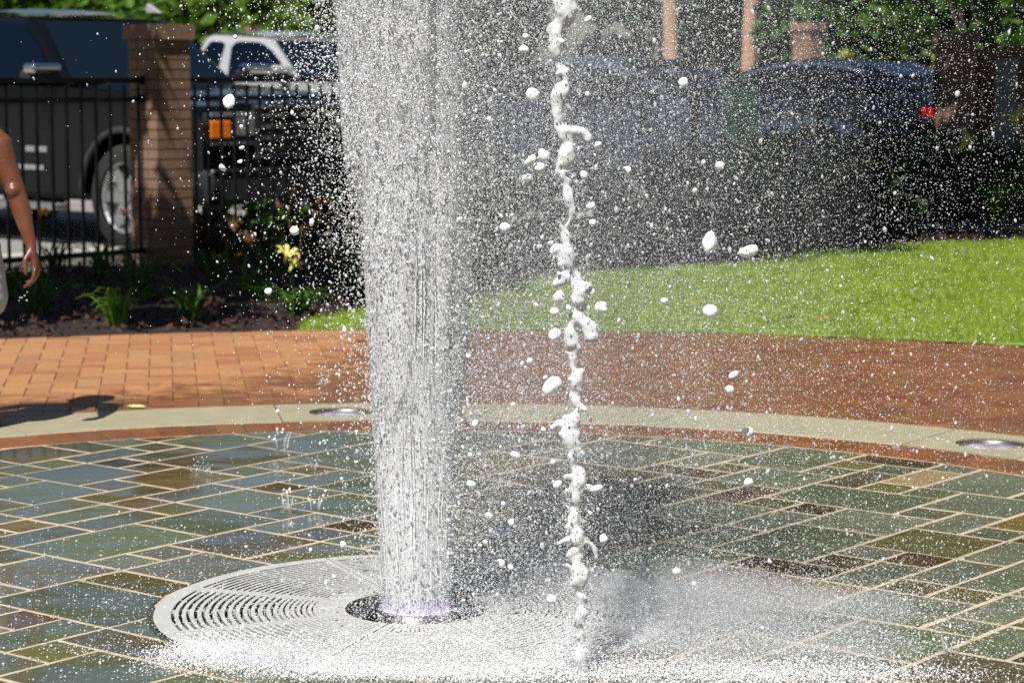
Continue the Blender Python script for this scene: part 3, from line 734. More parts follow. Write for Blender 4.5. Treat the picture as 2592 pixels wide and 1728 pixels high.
def shrub(name, label, x, y, rx, ry, h, n, size, lm, group=None, seed=1, cat="shrub"):
    rng = np.random.default_rng(seed); rr = random.Random(seed)
    r = empty(name, (x, y, -.03)); tag(r, label, cat, group)
    sb = MB()
    for k in range(7):
        a = rr.uniform(0, 6.28); q = rr.uniform(.3, .8)
        sb.tube([(rr.uniform(-.05, .05), rr.uniform(-.05, .05), 0), (rx * q * .5 * math.cos(a), ry * q * .5 * math.sin(a), h * .4), (rx * q * math.cos(a), ry * q * math.sin(a), h * .8)], [.018 * h + .006, .012 * h, .004], 5)
    sb.build("stem", M['bark'], r)
    bl = [(rx * .55 * math.cos(a), ry * .55 * math.sin(a), h * rr.uniform(.35, .7), rx * .55, ry * .55, h * .33) for a in np.linspace(0, 6.28, 7)[:-1]] + [(0, 0, h * .62, rx * .6, ry * .6, h * .36), (0, 0, h * .22, rx * .8, ry * .8, h * .22)]
    add("foliage", crown_mesh("foliage", bl, n, size, rng, .35), M[lm], r)
    return r
def blade_clump(rng, n, L, w, spread, seg=5, droop=1.0, r0=.05):
    """arching strap leaves"""
    V = []; F = []
    for k in range(n):
        a = rng.uniform(0, 6.283); l = L * rng.uniform(.55, 1.1); s = spread * rng.uniform(.35, 1.15); ww = w * rng.uniform(.7, 1.2)
        ox, oy = rng.uniform(-1, 1) * r0, rng.uniform(-1, 1) * r0
        dx, dy = math.cos(a), math.sin(a); b = len(V)
        for i in range(seg + 1):
            t = i / seg; hx = s * (t ** 1.35); z = l * (t * 1.0 - droop * .62 * t ** 2.6)
            wd = ww * (1 - t ** 2.2) * .5 + .0006; sx, sy = -dy, dx
            fold = wd * .35
            V += [(ox + dx * hx - sx * wd, oy + dy * hx - sy * wd, z + fold), (ox + dx * hx, oy + dy * hx, z), (ox + dx * hx + sx * wd, oy + dy * hx + sy * wd, z + fold)]
        for i in range(seg):
            for e in (0, 1): F.append((b + i * 3 + e, b + i * 3 + e + 1, b + (i + 1) * 3 + e + 1, b + (i + 1) * 3 + e))
    return np.array(V), np.array(F)
def flower_mb(s):
    mb = MB()
    for k in range(6):
        a = k * math.pi / 3; dx, dy = math.cos(a), math.sin(a); sx, sy = -dy, dx; pts = []
        for t, rr_, z, w in ((0, .004, 0, .006), (1, .022, .028, .018), (2, .045, .045, .020), (3, .062, .040, .006)):
            pts.append(((dx * rr_ - sx * w / 2) * s, (dy * rr_ - sy * w / 2) * s, z * s)); pts.append(((dx * rr_ + sx * w / 2) * s, (dy * rr_ + sy * w / 2) * s, z * s))
        mb.put(pts, [(0, 1, 3, 2), (2, 3, 5, 4), (4, 5, 7, 6)])
    mb.tube([(0, 0, -.03 * s), (0, 0, .01 * s)], [.004 * s, .008 * s], 6)
    return mb
def lily(x, y, label, seed, n=26, L=.5, spread=.34, m='blade', flowers=(), w=.018, group="strappy daylily clumps in the bed"):
    rng = random.Random(seed); r = empty("daylily", (x, y, -.015)); tag(r, label, "daylily", group)
    V, F = blade_clump(rng, n, L, w, spread); me = mesh_np("leaves", V, F, True); set_rnd(me, NR.random(len(me.polygons))); add("leaves", me, M[m], r)
    for (fx, fy, fz, s, col) in flowers:
        st = MB().tube([(fx * .1, fy * .1, 0), (fx * .6, fy * .6, fz * .55), (fx, fy, fz - .01)], [.004, .0035, .003], 6).build("stalk", M['blade'], r, smooth=True)
        fo = flower_mb(s).build("flower", M[col], r, smooth=True, loc=(fx, fy, fz)); fo.rotation_euler = (rng.uniform(.3, .9), rng.uniform(-.4, .4), rng.uniform(0, 6))
    return r

# bed on the fence's near side
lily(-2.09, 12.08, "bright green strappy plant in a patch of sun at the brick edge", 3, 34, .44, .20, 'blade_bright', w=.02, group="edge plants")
lily(-2.62, 12.6, "dark daylily with an orange bloom, beside the child's hand", 4, 24, .5, .34, 'blade', [(.05, -.05, .56, .75, 'petal_o')])
lily(-2.2, 13.5, "dark daylily with two orange blooms below the slim pillar", 5, 30, .55, .4, 'blade', [(-.05, -.1, .50, .75, 'petal_o'), (.12, -.05, .53, .6, 'petal_o')])
lily(-1.75, 12.5, "dark spreading daylily without blooms at the sunlit plant's side", 6, 30, .42, .42, 'blade')
lily(-1.17, 12.62, "daylily with a big yellow bloom at the lawn's corner", 7, 40, .36, .34, 'blade', [(-.06, -.12, .33, 1.15, 'petal_y'), (-.03, -.14, .28, 1.0, 'petal_y')])
lily(-.32, 14.5, "daylily with a small yellow bloom behind the lawn's edge", 8, 34, .6, .4, 'blade', [(.05, -.1, .46, .9, 'petal_y')])
lily(-3.15, 12.2, "dark daylily clump past the child's other side", 9, 26, .5, .38, 'blade', [(.2, .1, .48, .8, 'petal_o')])
for i, (x, y) in enumerate([(-2.9, 13.6), (-1.5, 13.6), (-1.9, 14.6), (-2.75, 14.9), (-1.0, 13.9), (-.9, 15.2), (-1.6, 15.5), (-3.4, 13.9), (-3.1, 15.2)]):
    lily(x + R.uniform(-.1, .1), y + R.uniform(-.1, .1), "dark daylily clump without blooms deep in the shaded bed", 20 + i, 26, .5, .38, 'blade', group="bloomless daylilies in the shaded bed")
shr = [(-.35, 16.6, .5, .45, .62), (.55, 16.7, .55, .5, .70), (1.35, 17.6, .6, .5, .80), (2.2, 18.6, .7, .6, .92), (3.05, 19.6, .75, .6, 1.0), (1.2, 16.7, .45, .4, .5), (2.1, 17.7, .5, .4, .55), (2.9, 18.6, .5, .4, .6)]
for i, (x, y, rx, ry, h) in enumerate(shr):
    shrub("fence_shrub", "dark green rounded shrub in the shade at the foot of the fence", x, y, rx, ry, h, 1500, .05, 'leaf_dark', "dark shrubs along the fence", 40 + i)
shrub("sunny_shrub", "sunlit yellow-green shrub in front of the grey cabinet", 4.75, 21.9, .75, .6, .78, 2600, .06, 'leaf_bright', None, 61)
lily(4.35, 20.7, "sunny daylily with yellow blooms before the end pillar's shrub", 62, 40, .75, .45, 'blade_bright', [(.15, -.1, .86, 2.6, 'petal_y'), (-.35, -.2, .68, 2.8, 'petal_y'), (.32, -.1, .84, 2.2, 'petal_y')], w=.03)
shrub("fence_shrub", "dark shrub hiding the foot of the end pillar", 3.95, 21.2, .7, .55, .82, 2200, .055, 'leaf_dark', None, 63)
M['leaf_tan'] = leaf_mat("leaf_tan", (.16, .085, .035), (.27, .16, .07))
for i, (t_, hh, lm_, lb) in enumerate([(.55, .50, 'leaf_tan', "tan-leaved low shrub behind the fence, against the slim pillar"), (1.05, .46, 'leaf_mid', "green low shrub behind the fence under the pickup's amber lamp"), (1.55, .52, 'leaf_tan', "tan-leaved low shrub behind the fence under the pickup's grille"), (2.1, .5, 'leaf_mid', "green low shrub behind the fence past the pickup's grille"), (2.7, .5, 'leaf_dark', "dark low shrub behind the fence, hidden by the tall jet")]):
    q_ = fpos(t_, .22); shrub("lot_shrub", lb, q_.x, q_.y, .34, .20, hh, 1000, .045, lm_, "low shrubs behind the fence", 64 + 10 * i)
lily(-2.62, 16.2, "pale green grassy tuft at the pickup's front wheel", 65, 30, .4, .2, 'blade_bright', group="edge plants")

# trees that shade the bed, crowns above the frame
tree("shade_tree", "leafy shade tree over the bed on the child's side", -5.0, 10.9, 4.6, .14,
     [(2.12, -1.1, 4.3, .38, .45, .45), (.95, -1.0, 4.4, .62, .7, .7), (-.3, -.9, 4.5, .9, .9, .9), (-.9, 0, 4.4, 1.4, 1.2, 1.0), (1.0, .3, 5.0, 1.4, 1.0, .8), (2.9, .4, 4.5, .9, .9, .6), (1.9, .6, 4.4, 1.1, .9, .6), (3.1, 1.4, 4.5, .8, .8, .6), (1.9, 1.7, 4.5, .9, .5, .6), (1.25, 2.9, 4.6, .5, .5, .5), (2.6, 2.3, 4.6, .6, .6, .5)], 22000, .12, 'leaf_mid', seed=71)
tree("shade_tree", "slender tree rising out of the bed straight behind the tall water jet", -.62, 13.9, 4.6, .07,
     [(.1, .3, 3.9, 1.2, 1.1, .9), (1.2, .7, 4.2, 1.2, 1.1, .8), (-.6, .5, 4.6, 1.1, 1.0, .8), (.5, .2, 5.0, 1.2, 1.0, .7), (1.9, 1.4, 4.3, 1.0, 1.0, .7)], 9000, .10, 'leaf_mid', seed=72)
tree("shade_tree", "broad shade tree on the lawn's far side, crown over the end pillar", 6.4, 16.6, 5.4, .17,
     [(-1.3, .2, 4.9, 1.7, 1.5, 1.0), (-3.0, .3, 4.8, 1.5, 1.4, .9), (-4.5, 0.2, 4.9, 1.3, 1.3, .8), (.2, .4, 5.3, 1.6, 1.4, 1.0), (-2.2, .4, 5.7, 1.7, 1.4, .8), (-3.4, 2.2, 4.8, 1.3, 1.2, .8), (-1.6, 2.4, 5.0, 1.3, 1.2, .8), (-.6, 3.2, 5.0, 1.2, 1.2, .8), (-3.0, 3.6, 5.0, 1.1, 1.0, .7), (-1.9, 4.2, 5.1, 1.2, 1.0, .7), (-.7, 4.6, 5.2, 1.2, 1.0, .7)], 21000, .12, 'leaf_mid', seed=73)

# beyond the lot: hedges and trees
def hedge_run(specs, name, lm, label, grp, size, per, seed):
    for i, (x, y, rx, ry, h) in enumerate(specs):
        shrub(name, label, x, y, rx, ry, h, per, size, lm, grp, seed + i, cat="bush")
hedge_run([(-11.2, 41, 2.3, 1.6, 3.3), (-8.0, 40, 2.2, 1.5, 3.4), (-5.4, 41.5, 2.2, 1.5, 3.4), (-2.9, 42, 2.2, 1.5, 3.2)], "tall_bush", 'leaf_bright', "tall bright green leafy bush across the lot behind the parked pickups", "bushes behind the pickups", .16, 4200, 81)
hedge_run([(5.9, 40, 2.0, 1.5, 3.4), (8.4, 39.5, 2.1, 1.5, 3.5), (10.9, 40, 2.2, 1.5, 3.4), (7.2, 42.5, 2.3, 1.5, 3.8), (13.4, 40.5, 2.2, 1.5, 3.5)], "tall_bush", 'leaf_mid', "tall mid-green bush of the hedge across the lot behind the sedans", "hedge behind the sedans", .15, 4200, 91)
hedge_run([(2.4, 37.6, 1.1, .7, 1.25), (4.4, 37.8, 1.0, .7, 1.3)], "low_bush", 'leaf_mid', "low green bush at the foot of the tan tree trunks", "low bushes by the tan trunks", .10, 1300, 101)
for i, (x, y, rx, h) in enumerate([(3.65, 33.0, .55, 1.60), (5.0, 32.6, .6, 1.58), (6.1, 32.9, .7, 1.60), (7.0, 32.6, .6, 1.55)]):
    shrub("golden_shrub", "golden yellow shrub in a raised strip behind the dark sedan", x, y, rx, .5, h, 1300, .07, 'leaf_yellow', "golden shrubs behind the sedan", 110 + i)
for i, x in enumerate((2.68, 4.06)):
    tree("tan_trunk_tree", ["smooth tan-trunked tree across the lot, nearer the water jet's side of the pair", "smooth tan-trunked tree with a flared foot standing right before the hedge"][i], x, 39.4 + .3 * i, 7.0, .155,
         [(-.6, 0, 6.0, 1.5, 1.5, 1.2), (.7, .3, 6.6, 1.6, 1.5, 1.2), (0, -.3, 7.4, 1.6, 1.4, 1.0)], 5000, .16, 'leaf_dark', 'tan_bark', "tan-trunked trees across the lot", 120 + i, flare=1.7)
# the wood that closes the view
bgx = [(-30, 58), (-24, 55), (-18, 57), (-12, 54), (-6.5, 56), (-1, 55), (4, 57), (9.5, 55), (15, 57), (21, 55), (27, 58), (-36, 52), (-41, 44), (-44, 35), (-46, 26)]
for i, (x, y) in enumerate(bgx):
    rr = random.Random(200 + i); hh = rr.uniform(6.0, 8.0) if x < 0 else rr.uniform(8.5, 11)
    bl = [(rr.uniform(-2, 2), rr.uniform(-1.2, 1.2), hh * q, 2.4, 1.8, hh * .16) for q in (.12, .25, .4, .55, .7, .85)] + [(rr.choice((-2.2, 2.2)), 0, hh * q, 2.0, 1.6, hh * .15) for q in (.2, .45, .65)]
    tree("wood_tree", "dark leafy tree in the wood that closes the view", x, y, hh * .8, .22, bl, 5200, .30, 'leaf_dark', group="trees of the far wood", seed=200 + i)

# unseen trees added around the camera for the cars and glass to mirror
for i, (x, y) in enumerate([(-26, -10), (-19, -17), (-12, -22), (-5, -25), (3, -24), (10, -22), (17, -18), (-31, 0), (24, -10)]):
    rr = random.Random(400 + i); hh = rr.uniform(9, 12)
    bl = [(rr.uniform(-2, 2), rr.uniform(-1.6, 1.6), hh * q, 2.8, 2.4, hh * .15) for q in (.25, .38, .5, .62, .75, .88)]
    tree("reflected_tree", "broad green tree added out of view for the parked cars to mirror", x, y, hh * .8, .25, bl, 2600, .42, 'leaf_mid', group="unseen trees added for reflections", seed=400 + i)

# grass blades on the lawn (uncountable)
def grass():
    n = 150000
    u = NR.random(n); y = 11.2 + 7.3 * u ** 1.25; x = NR.uniform(-1.3, 5.2, n)
    k = in_poly(x, y, LAWN) & (np.abs(x) / y < .27); x, y = x[k], y[k]; n = len(x)
    cl = .5 + .5 * vnoise(x, y, 2.2, 3); h = NR.uniform(.018, .038, n) * (.75 + .5 * cl) * (.8 + y / 40)
    a = NR.uniform(0, 6.283, n); w = NR.uniform(.0025, .0045, n) * (y / 12)
    dx, dy = np.cos(a), np.sin(a); lx, ly = NR.normal(0, .012, n), NR.normal(0, .012, n)
    V = np.stack([np.stack([x - dx * w, y - dy * w, np.full(n, .002)], -1), np.stack([x + dx * w, y + dy * w, np.full(n, .002)], -1), np.stack([x + lx, y + ly, h], -1)], 1).reshape(-1, 3)
    me = mesh_np("grass", V, np.arange(3 * n).reshape(n, 3)); set_rnd(me, np.clip(.5 * cl + .5 * NR.random(n), 0, 1)); return me
m_g = leaf_mat("grass_blade", (.215, .310, .024), (.45, .54, .075), .45)
o = add("grass", grass(), m_g); tag(o, "short bright green grass blades of the lawn", "grass", kind='stuff')
# bark chips in the bed (uncountable)
def chips():
    n = 16000; x = NR.uniform(-3.8, 4.4, n); y = NR.uniform(11.0, 19, n)
    r = np.hypot(x - RC.x, y - RC.y); k = (r > 6.05) & ~in_poly(x, y, LAWN) & (((x - FA.x) * FN.x + (y - FA.y) * FN.y) < .3); x, y = x[k], y[k]; n = len(x)
    a = NR.uniform(0, 6.28, n); l = NR.uniform(.006, .022, n); w = l * NR.uniform(.25, .5, n); dx, dy = np.cos(a), np.sin(a); z = NR.uniform(-.01, .03, n); t = NR.normal(0, .012, (n, 4))
    V = np.stack([np.stack([x + sx * dx * l - sy * dy * w, y + sx * dy * l + sy * dx * w, z + t[:, i]], -1) for i, (sx, sy) in enumerate(((-1, -1), (1, -1), (1, 1), (-1, 1)))], 1).reshape(-1, 3)
    me = mesh_np("bark_chips", V, np.arange(4 * n).reshape(n, 4)); set_rnd(me, NR.random(n)); return me
o = add("bark_chips", chips(), mat("bark_chip", (.055, .021, .014), .9, var=.4, scale=40)); tag(o, "reddish bark chips scattered over the planting bed", "bark chips", kind='stuff')
# fallen leaves: countable
M['dead_leaf'] = mat("dead_leaf", (.36, .13, .04), .7, var=.2, scale=60)
M['yellow_leaf'] = mat("fallen_yellow", (.62, .56, .20), .7, var=.15, scale=60)
def fallen(x, y, z, s, m, label, rz):
    mb = MB(); mb.put([(-.5 * s, 0, 0), (-.2 * s, .22 * s, .03 * s), (.25 * s, .2 * s, .06 * s), (.55 * s, 0, .02 * s), (.25 * s, -.2 * s, .05 * s), (-.2 * s, -.22 * s, .02 * s)], [(0, 1, 2, 5), (5, 2, 3, 4)])
    o = mb.build("fallen_leaf", M[m], None); o.location = (x, y, z); o.rotation_euler = (.15, .1, rz); tag(o, label, "leaf"); return o
fallen(1.62, 12.02, .035, .09, 'dead_leaf', "brown curled leaf lying on the lawn near the brick edge", .3)
fallen(2.42, 11.9, .035, .06, 'dead_leaf', "small reddish leaf on the lawn's sunny end", 1.1)
fallen(2.10, 11.95, .03, .045, 'dead_leaf', "tiny reddish leaf on the lawn between two bigger fallen leaves", 2.1)
fallen(1.05, 12.9, .035, .05, 'dead_leaf', "small orange leaf on the lawn's middle, seen through thin spray", .5)
fallen(-1.49, 9.03, .006, .075, 'yellow_leaf', "pale yellow leaf lying on the concrete ring's outer edge", .2)

# ------------------------------------------------------------------ vehicles
def paint(name, col, metal=.0):
    m, t, p, o = new_mat(name); setin(p, 'Base Color', rgba(col)); setin(p, 'Metallic', metal); setin(p, 'Roughness', .10)
    n = noise(t, wpos(t), 3.0, 2); t.links.new(mixc(t, n.outputs[0], tuple(x * .92 for x in col), tuple(min(1, x * 1.08) for x in col)), p.inputs['Base Color'])
    setin(p, 'Specular IOR Level', .15); setin(p, 'Coat Weight', .32); setin(p, 'Coat Roughness', .03); return m
M['black_paint'] = paint("black_paint", (.003, .0035, .005))
M['silver_paint'] = paint("silver_paint", (.52, .525, .53), .35)
M['navy_paint'] = paint("navy_paint", (.014, .018, .032), .2)
M['slate_paint'] = paint("slate_paint", (.055, .075, .105), .3)
M['chrome'] = mat("chrome", (.80, .80, .82), .08, metal=1.0, var=0)
M['dark_glass'] = mat("dark_glass", (.002, .005, .012), .03, var=0, spec=.16)
M['tint_glass'] = mat("tint_glass", (.004, .009, .016), .03, var=0, spec=.26)
M['rubber'] = mat("rubber", (.014, .014, .014), .8)
M['plastic'] = mat("black_plastic", (.020, .020, .021), .55)
M['flare'] = mat("dull_flare", (.035, .034, .033), .5)
M['amber'] = mat("amber_lens", (.85, .20, .01), .15, var=.1, scale=60, coat=1)
M['red_lens'] = mat("red_lens", (.55, .008, .012), .2, var=.1, scale=50, coat=1)
M['clear_lens'] = mat("clear_lens", (.45, .46, .47), .12, metal=.7, var=.3, scale=25, coat=1)
M['alloy'] = mat("alloy", (.46, .46, .46), .3, metal=.8, var=.1)

def wheel(parent, x, y, r, w=.26, rim=.68):
    t = MB(); s = 1 if y > 0 else -1
    prof = [(r * rim, -w / 2), (r * .93, -w / 2), (r, -w / 2 * .75), (r, w / 2 * .75), (r * .93, w / 2), (r * rim, w / 2)]
    wr = MB().lathe(prof, 32, (0, 0, 0), 'y').build("wheel", M['rubber'], parent, smooth=True, loc=(x, y, r - .01))
    rb = MB(); rr = r * rim
    rb.lathe([(rr, s * w * .42), (rr * .93, s * w * .36), (rr * .90, s * w * .12), (.02, s * w * .12)], 28, (0, 0, 0), 'y')
    for k in range(6):
        a = k * math.pi / 3; c, sn = math.cos(a), math.sin(a)
        V = []
        for yy in (s * w * .16, s * w * .36):
            for q, hw in ((rr * .16, .045), (rr * .92, .038)): V += [(q * c - hw * sn, yy, q * sn + hw * c), (q * c + hw * sn, yy, q * sn - hw * c)]
        rb.put(V, [(0, 1, 3, 2), (4, 6, 7, 5), (0, 2, 6, 4), (1, 5, 7, 3), (2, 3, 7, 6), (0, 4, 5, 1)])
    rb.lathe([(rr * .2, s * w * .40), (.001, s * w * .42)], 16, (0, 0, 0), 'y')
    rb.build("rim", M['alloy'], wr, smooth=False)
def arch_pts(xc, zc, r, a0, a1, n=12): return [(xc + r * math.cos(a), zc + r * math.sin(a)) for a in np.linspace(a0, a1, n)]
def bil(c, u, v):
    """c: bottom-left, bottom-right, top-right, top-left"""
    b = Vector(c[0]).lerp(Vector(c[1]), u); t = Vector(c[3]).lerp(Vector(c[2]), u); return b.lerp(t, v)
def panel(parent, name, c, uv, m, off=.008, bevel=.0):
    n = (Vector(c[1]) - Vector(c[0])).cross(Vector(c[3]) - Vector(c[0])).normalized()
    P = [bil(c, u, v) for u, v in uv]; k = len(P)
    V = [p + n * off for p in P] + [p - n * .012 for p in P]
    F = [tuple(range(k)), tuple(range(2 * k - 1, k - 1, -1))] + [(i, i + k, (i + 1) % k + k, (i + 1) % k) for i in range(k)]
    return MB().put(V, F).build(name, m, parent)
def round_uv(u0, u1, v0, v1, r=.12, slope0=0, slope1=0, n=4):
    """window outline with rounded corners; slope shifts the top corners"""
    P = []
    for (cu, cv, a0) in ((u1 - r, v0 + r * 1.2, -90), (u1 - r + slope1, v1 - r * 1.2, 0), (u0 + r + slope0, v1 - r * 1.2, 90), (u0 + r, v0 + r * 1.2, 180)):
        for k in range(n):
            a = rad(a0 + 90 * k / (n - 1)); P.append((cu + r * math.cos(a), cv + r * 1.2 * math.sin(a)))
    return P
def pickup(label, loc, hd, pm, crew=True, trim='chrome', H=1.86, group="parked vehicles", old=False):
    r = empty("pickup_truck", (loc[0], loc[1], -.03), hd); tag(r, label, "pickup truck", group)
    xa, xb, ar = -.98, (-4.62 if crew else -4.3), .48; wr = .405; W2 = .985
    rear = xb - 1.22; cabr = -4.22 if crew else -3.75; zb = 1.22
    prof = [(-.12, .40), (-.03, .60), (-.03, .96), (-.12, 1.10), (-.55, 1.165), (-1.2, 1.20), (-1.74, zb + .015), (cabr - .06, zb + .015), (rear, zb + .04), (rear - .03, .62), (rear + .1, .48), (xb - ar, .46)]
    prof += arch_pts(xb, .42, ar, math.pi, 0) + [(xb + ar, .40), (xa - ar, .40)] + arch_pts(xa, .42, ar, math.pi, 0) + [(xa + ar, .44)]
    MB().prism(prof, -W2, W2).build("body", pm, r, bevel=.045, seg=3)
    MB().box(((xa + xb) / 2, 0, .42), (abs(xb - xa) + 1.0, 1.5, .16)).build("chassis", M['plastic'], r)
    # hood with a soft crown and two ridges
    V = []; nx, ny = 7, 11
    for i in range(nx):
        x = -.14 - 1.55 * i / (nx - 1); z0 = 1.105 + .125 * (i / (nx - 1)) ** .7
        for j in range(ny):
            y = -.86 + 1.72 * j / (ny - 1); z = z0 + .035 * (1 - (y / .9) ** 2) + (.016 if abs(abs(y) - .52) < .1 else 0) - (.03 if i == 0 else 0); V.append((x, y, z))
    MB().put(V, [(i * ny + j, i * ny + j + 1, (i + 1) * ny + j + 1, (i + 1) * ny + j) for i in range(nx - 1) for j in range(ny - 1)]).build("hood", pm, r, smooth=True)
    # cab
    b0, b1, t0, t1 = -1.72, cabr, -2.46, cabr + .24; wb, wt = .93, .74; zt = H
    C = [(b1, -wb, zb), (b0, -wb, zb), (b0, wb, zb), (b1, wb, zb), (t1, -wt, zt - .02), (t0, -wt, zt - .07), (t0, wt, zt - .07), (t1, wt, zt - .02)]
    cab = MB().put(C, [(0, 1, 2, 3), (4, 7, 6, 5), (0, 4, 5, 1), (1, 5, 6, 2), (2, 6, 7, 3), (3, 7, 4, 0)]).build("cab", pm, r, bevel=.10, seg=5)
    V = []
    for i in range(6):
        x = t0 + (t1 - t0) * (.02 + .96 * i / 5)
        for j in range(9):
            y = (wt - .07) * (-1 + 2 * j / 8); V.append((x, y, zt - .065 + .045 * min(1, i / 1.5) + .035 * (1 - (y / wt) ** 2)))
    MB().put(V, [(i * 9 + j, i * 9 + j + 1, (i + 1) * 9 + j + 1, (i + 1) * 9 + j) for i in range(5) for j in range(8)]).build("roof", pm, r, smooth=True)
    fr = (C[1], C[2], C[6], C[5]); panel(r, "windshield", fr, [(.05, .06), (.95, .06), (.92, .93), (.08, .93)], M['tint_glass'], .012)
    panel(r, "rear_window", (C[3], C[0], C[4], C[7]), round_uv(.15, .85, .2, .9), M['dark_glass'], .012)
    for s in (-1, 1):
        sd_ = (C[0], C[1], C[5], C[4]) if s < 0 else (C[2], C[3], C[7], C[6])
        def uvm(P): return P if s < 0 else [(1 - u, v) for u, v in P][::-1]
        if crew and not old:
            w1 = [(.50, .06), (.90, .06), (.955, .35), (.97, .60), (.93, .82), (.86, .90), (.52, .90)]
            w2 = round_uv(.08, .46, .06, .88, .05)
        else:
            w1 = [(.42, .02), (.88, .02), (.98, .45), (.97, .72), (.92, .84), (.86, .88), (.60, .88), (.52, .85), (.46, .74)]
            w2 = round_uv(.04, .31, .04, .86, .06, .10, .055)
        panel(r, "side_window", sd_, uvm(w1), M['dark_glass'], .012); panel(r, "side_window", sd_, uvm(w2), M['dark_glass'], .012)
        if not old:
            P1, P2 = bil(sd_, .485 if s < 0 else .515, .05), bil(sd_, .50 if s < 0 else .5, .9)
            MB().tube([P1 + Vector((0, s * .016, 0)), P2 + Vector((0, s * .016, 0))], .008, 5).build("pillar_strip", M['flare'], r)
        mr = MB().box((-1.86, s * 1.10, 1.315), (.13, .27, .10)).build("mirror", M['plastic'], r, bevel=.03)
        MB().box((-1.80, s * 1.10, 1.375), (.15, .285, .085)).build("mirror_cap", M['chrome'] if trim == 'chrome' else pm, mr, bevel=.035, seg=3)
        MB().box((-1.84, s * .955, 1.30), (.07, .12, .05)).build("mirror_arm", M['plastic'], mr)
        for k, hx in enumerate((-2.78, -3.92) if crew else (-2.9,)):
            MB().box((hx, s * (W2 + .018), 1.065), (.19, .03, .042)).build("door_handle", M['chrome'] if trim == 'chrome' else pm, r, bevel=.012)
        for dx in (-1.84, -2.98, cabr + .06):
            MB().box((dx, s * (W2 - .001), .82), (.008, .006, .78)).build("door_seam", M['rubber'], r)
        MB().box(((-1.95 + cabr) / 2, s * (W2 + .006), .60), (abs(cabr) - 1.95, .018, .045)).build("side_moulding", M['chrome'] if trim == 'chrome' else M['plastic'], r, bevel=.006)
        if trim == 'chrome':
            for q in (0, 1): MB().box((-1.97 - .16 * q, s * (W2 + .006), .745), (.12, .012, .05)).build("badge", M['chrome'], r, bevel=.008)
            MB().box(((-1.62 + cabr) / 2, s * 1.02, .30), (abs(cabr) - 1.75, .16, .055)).build("running_board", M['alloy'], r, bevel=.02)
        for xc in (xa, xb):
            pts = [(x, s * (W2 + .004), z) for x, z in arch_pts(xc, .42, ar + .012, math.pi * 1.02, -.02 * math.pi, 15)]
            MB().tube(pts, .028, 6).build("arch_flare", M['flare'], r, smooth=True); wheel(r, xc, s * .86, wr)
        # head lamp unit
        hl = MB().box((-.045, s * .73, .93), (.07, .44, .235)).build("headlight", M['plastic'], r, bevel=.015)
        MB().box((-.005, s * .61, .95), (.03, .20, .15)).build("lamp_glass", M['clear_lens'], hl, bevel=.01)
        MB().box((-.012, s * .845, .925), (.05, .20, .135)).build("turn_lens", M['amber'], hl, bevel=.012)
        MB().box((-.005, s * .73, 1.035), (.035, .42, .035)).build("lamp_brow", M['clear_lens'], hl, bevel=.006)
        MB().box((-.005, s * .73, .822), (.04, .42, .028)).build("chrome_strip", M['chrome'], hl, bevel=.006)
        MB().lathe([(.065, -.03), (.065, .012), (.045, .0), (.001, -.004)], 20, (0, 0, 0), 'y').build("fog_lamp", M['clear_lens'], r, smooth=True, loc=(.055, s * .70, .50)).rotation_euler = (0, 0, -math.pi / 2)
        MB().box((rear - .02, s * .90, .98), (.06, .16, .38)).build("tail_light", M['red_lens'], r, bevel=.02)
    gr = MB().box((-.015, 0, .90), (.05, 1.0, .40)).build("grille", M['plastic'], r)
    for k in range(4): MB().box((.014, 0, .77 + .085 * k), (.016, .98, .022)).build("grille_bar", M['chrome'], gr)
    MB().box((.012, 0, 1.09), (.03, 1.04, .03)).box((.012, 0, .715), (.03, 1.04, .03)).build("grille_surround", M['chrome'], gr, bevel=.006)
    bp = MB().box((-.05, 0, .50), (.24, 2.0, .27)).build("front_bumper", M['plastic'] if trim == 'chrome' else M['chrome'], r, bevel=.05, seg=3)
    MB().box((.06, 0, .628), (.05, 1.96, .022)).build("bumper_strip", M['chrome'], bp, bevel=.006)
    MB().box((rear - .08, 0, .55), (.16, 1.9, .18)).build("rear_bumper", M['chrome'], r, bevel=.03)
    if not old:
        f = MB().prism([(-.09, 0), (.10, 0), (-.07, .085), (-.09, .08)], -.022, .022).build("roof_fin", M['silver_paint'], r, bevel=.01, loc=(-2.54, .62, zt - .02))
        for s in (-.3, .3): MB().tube([(-1.70, s, 1.262), (-1.78, s * 1.9, 1.285)], .008, 5).build("wiper", M['plastic'], r)
    return r
HD = math.atan2(-FN.y, -FN.x)
pickup("glossy black pickup truck parked nose to the fence", (-1.58, 17.62), HD, M['black_paint'])
pickup("plain silver extended-cab pickup parked behind the black pickup", (-.48, 25.2), HD, M['silver_paint'], crew=False, trim='paint', H=1.80, old=True)

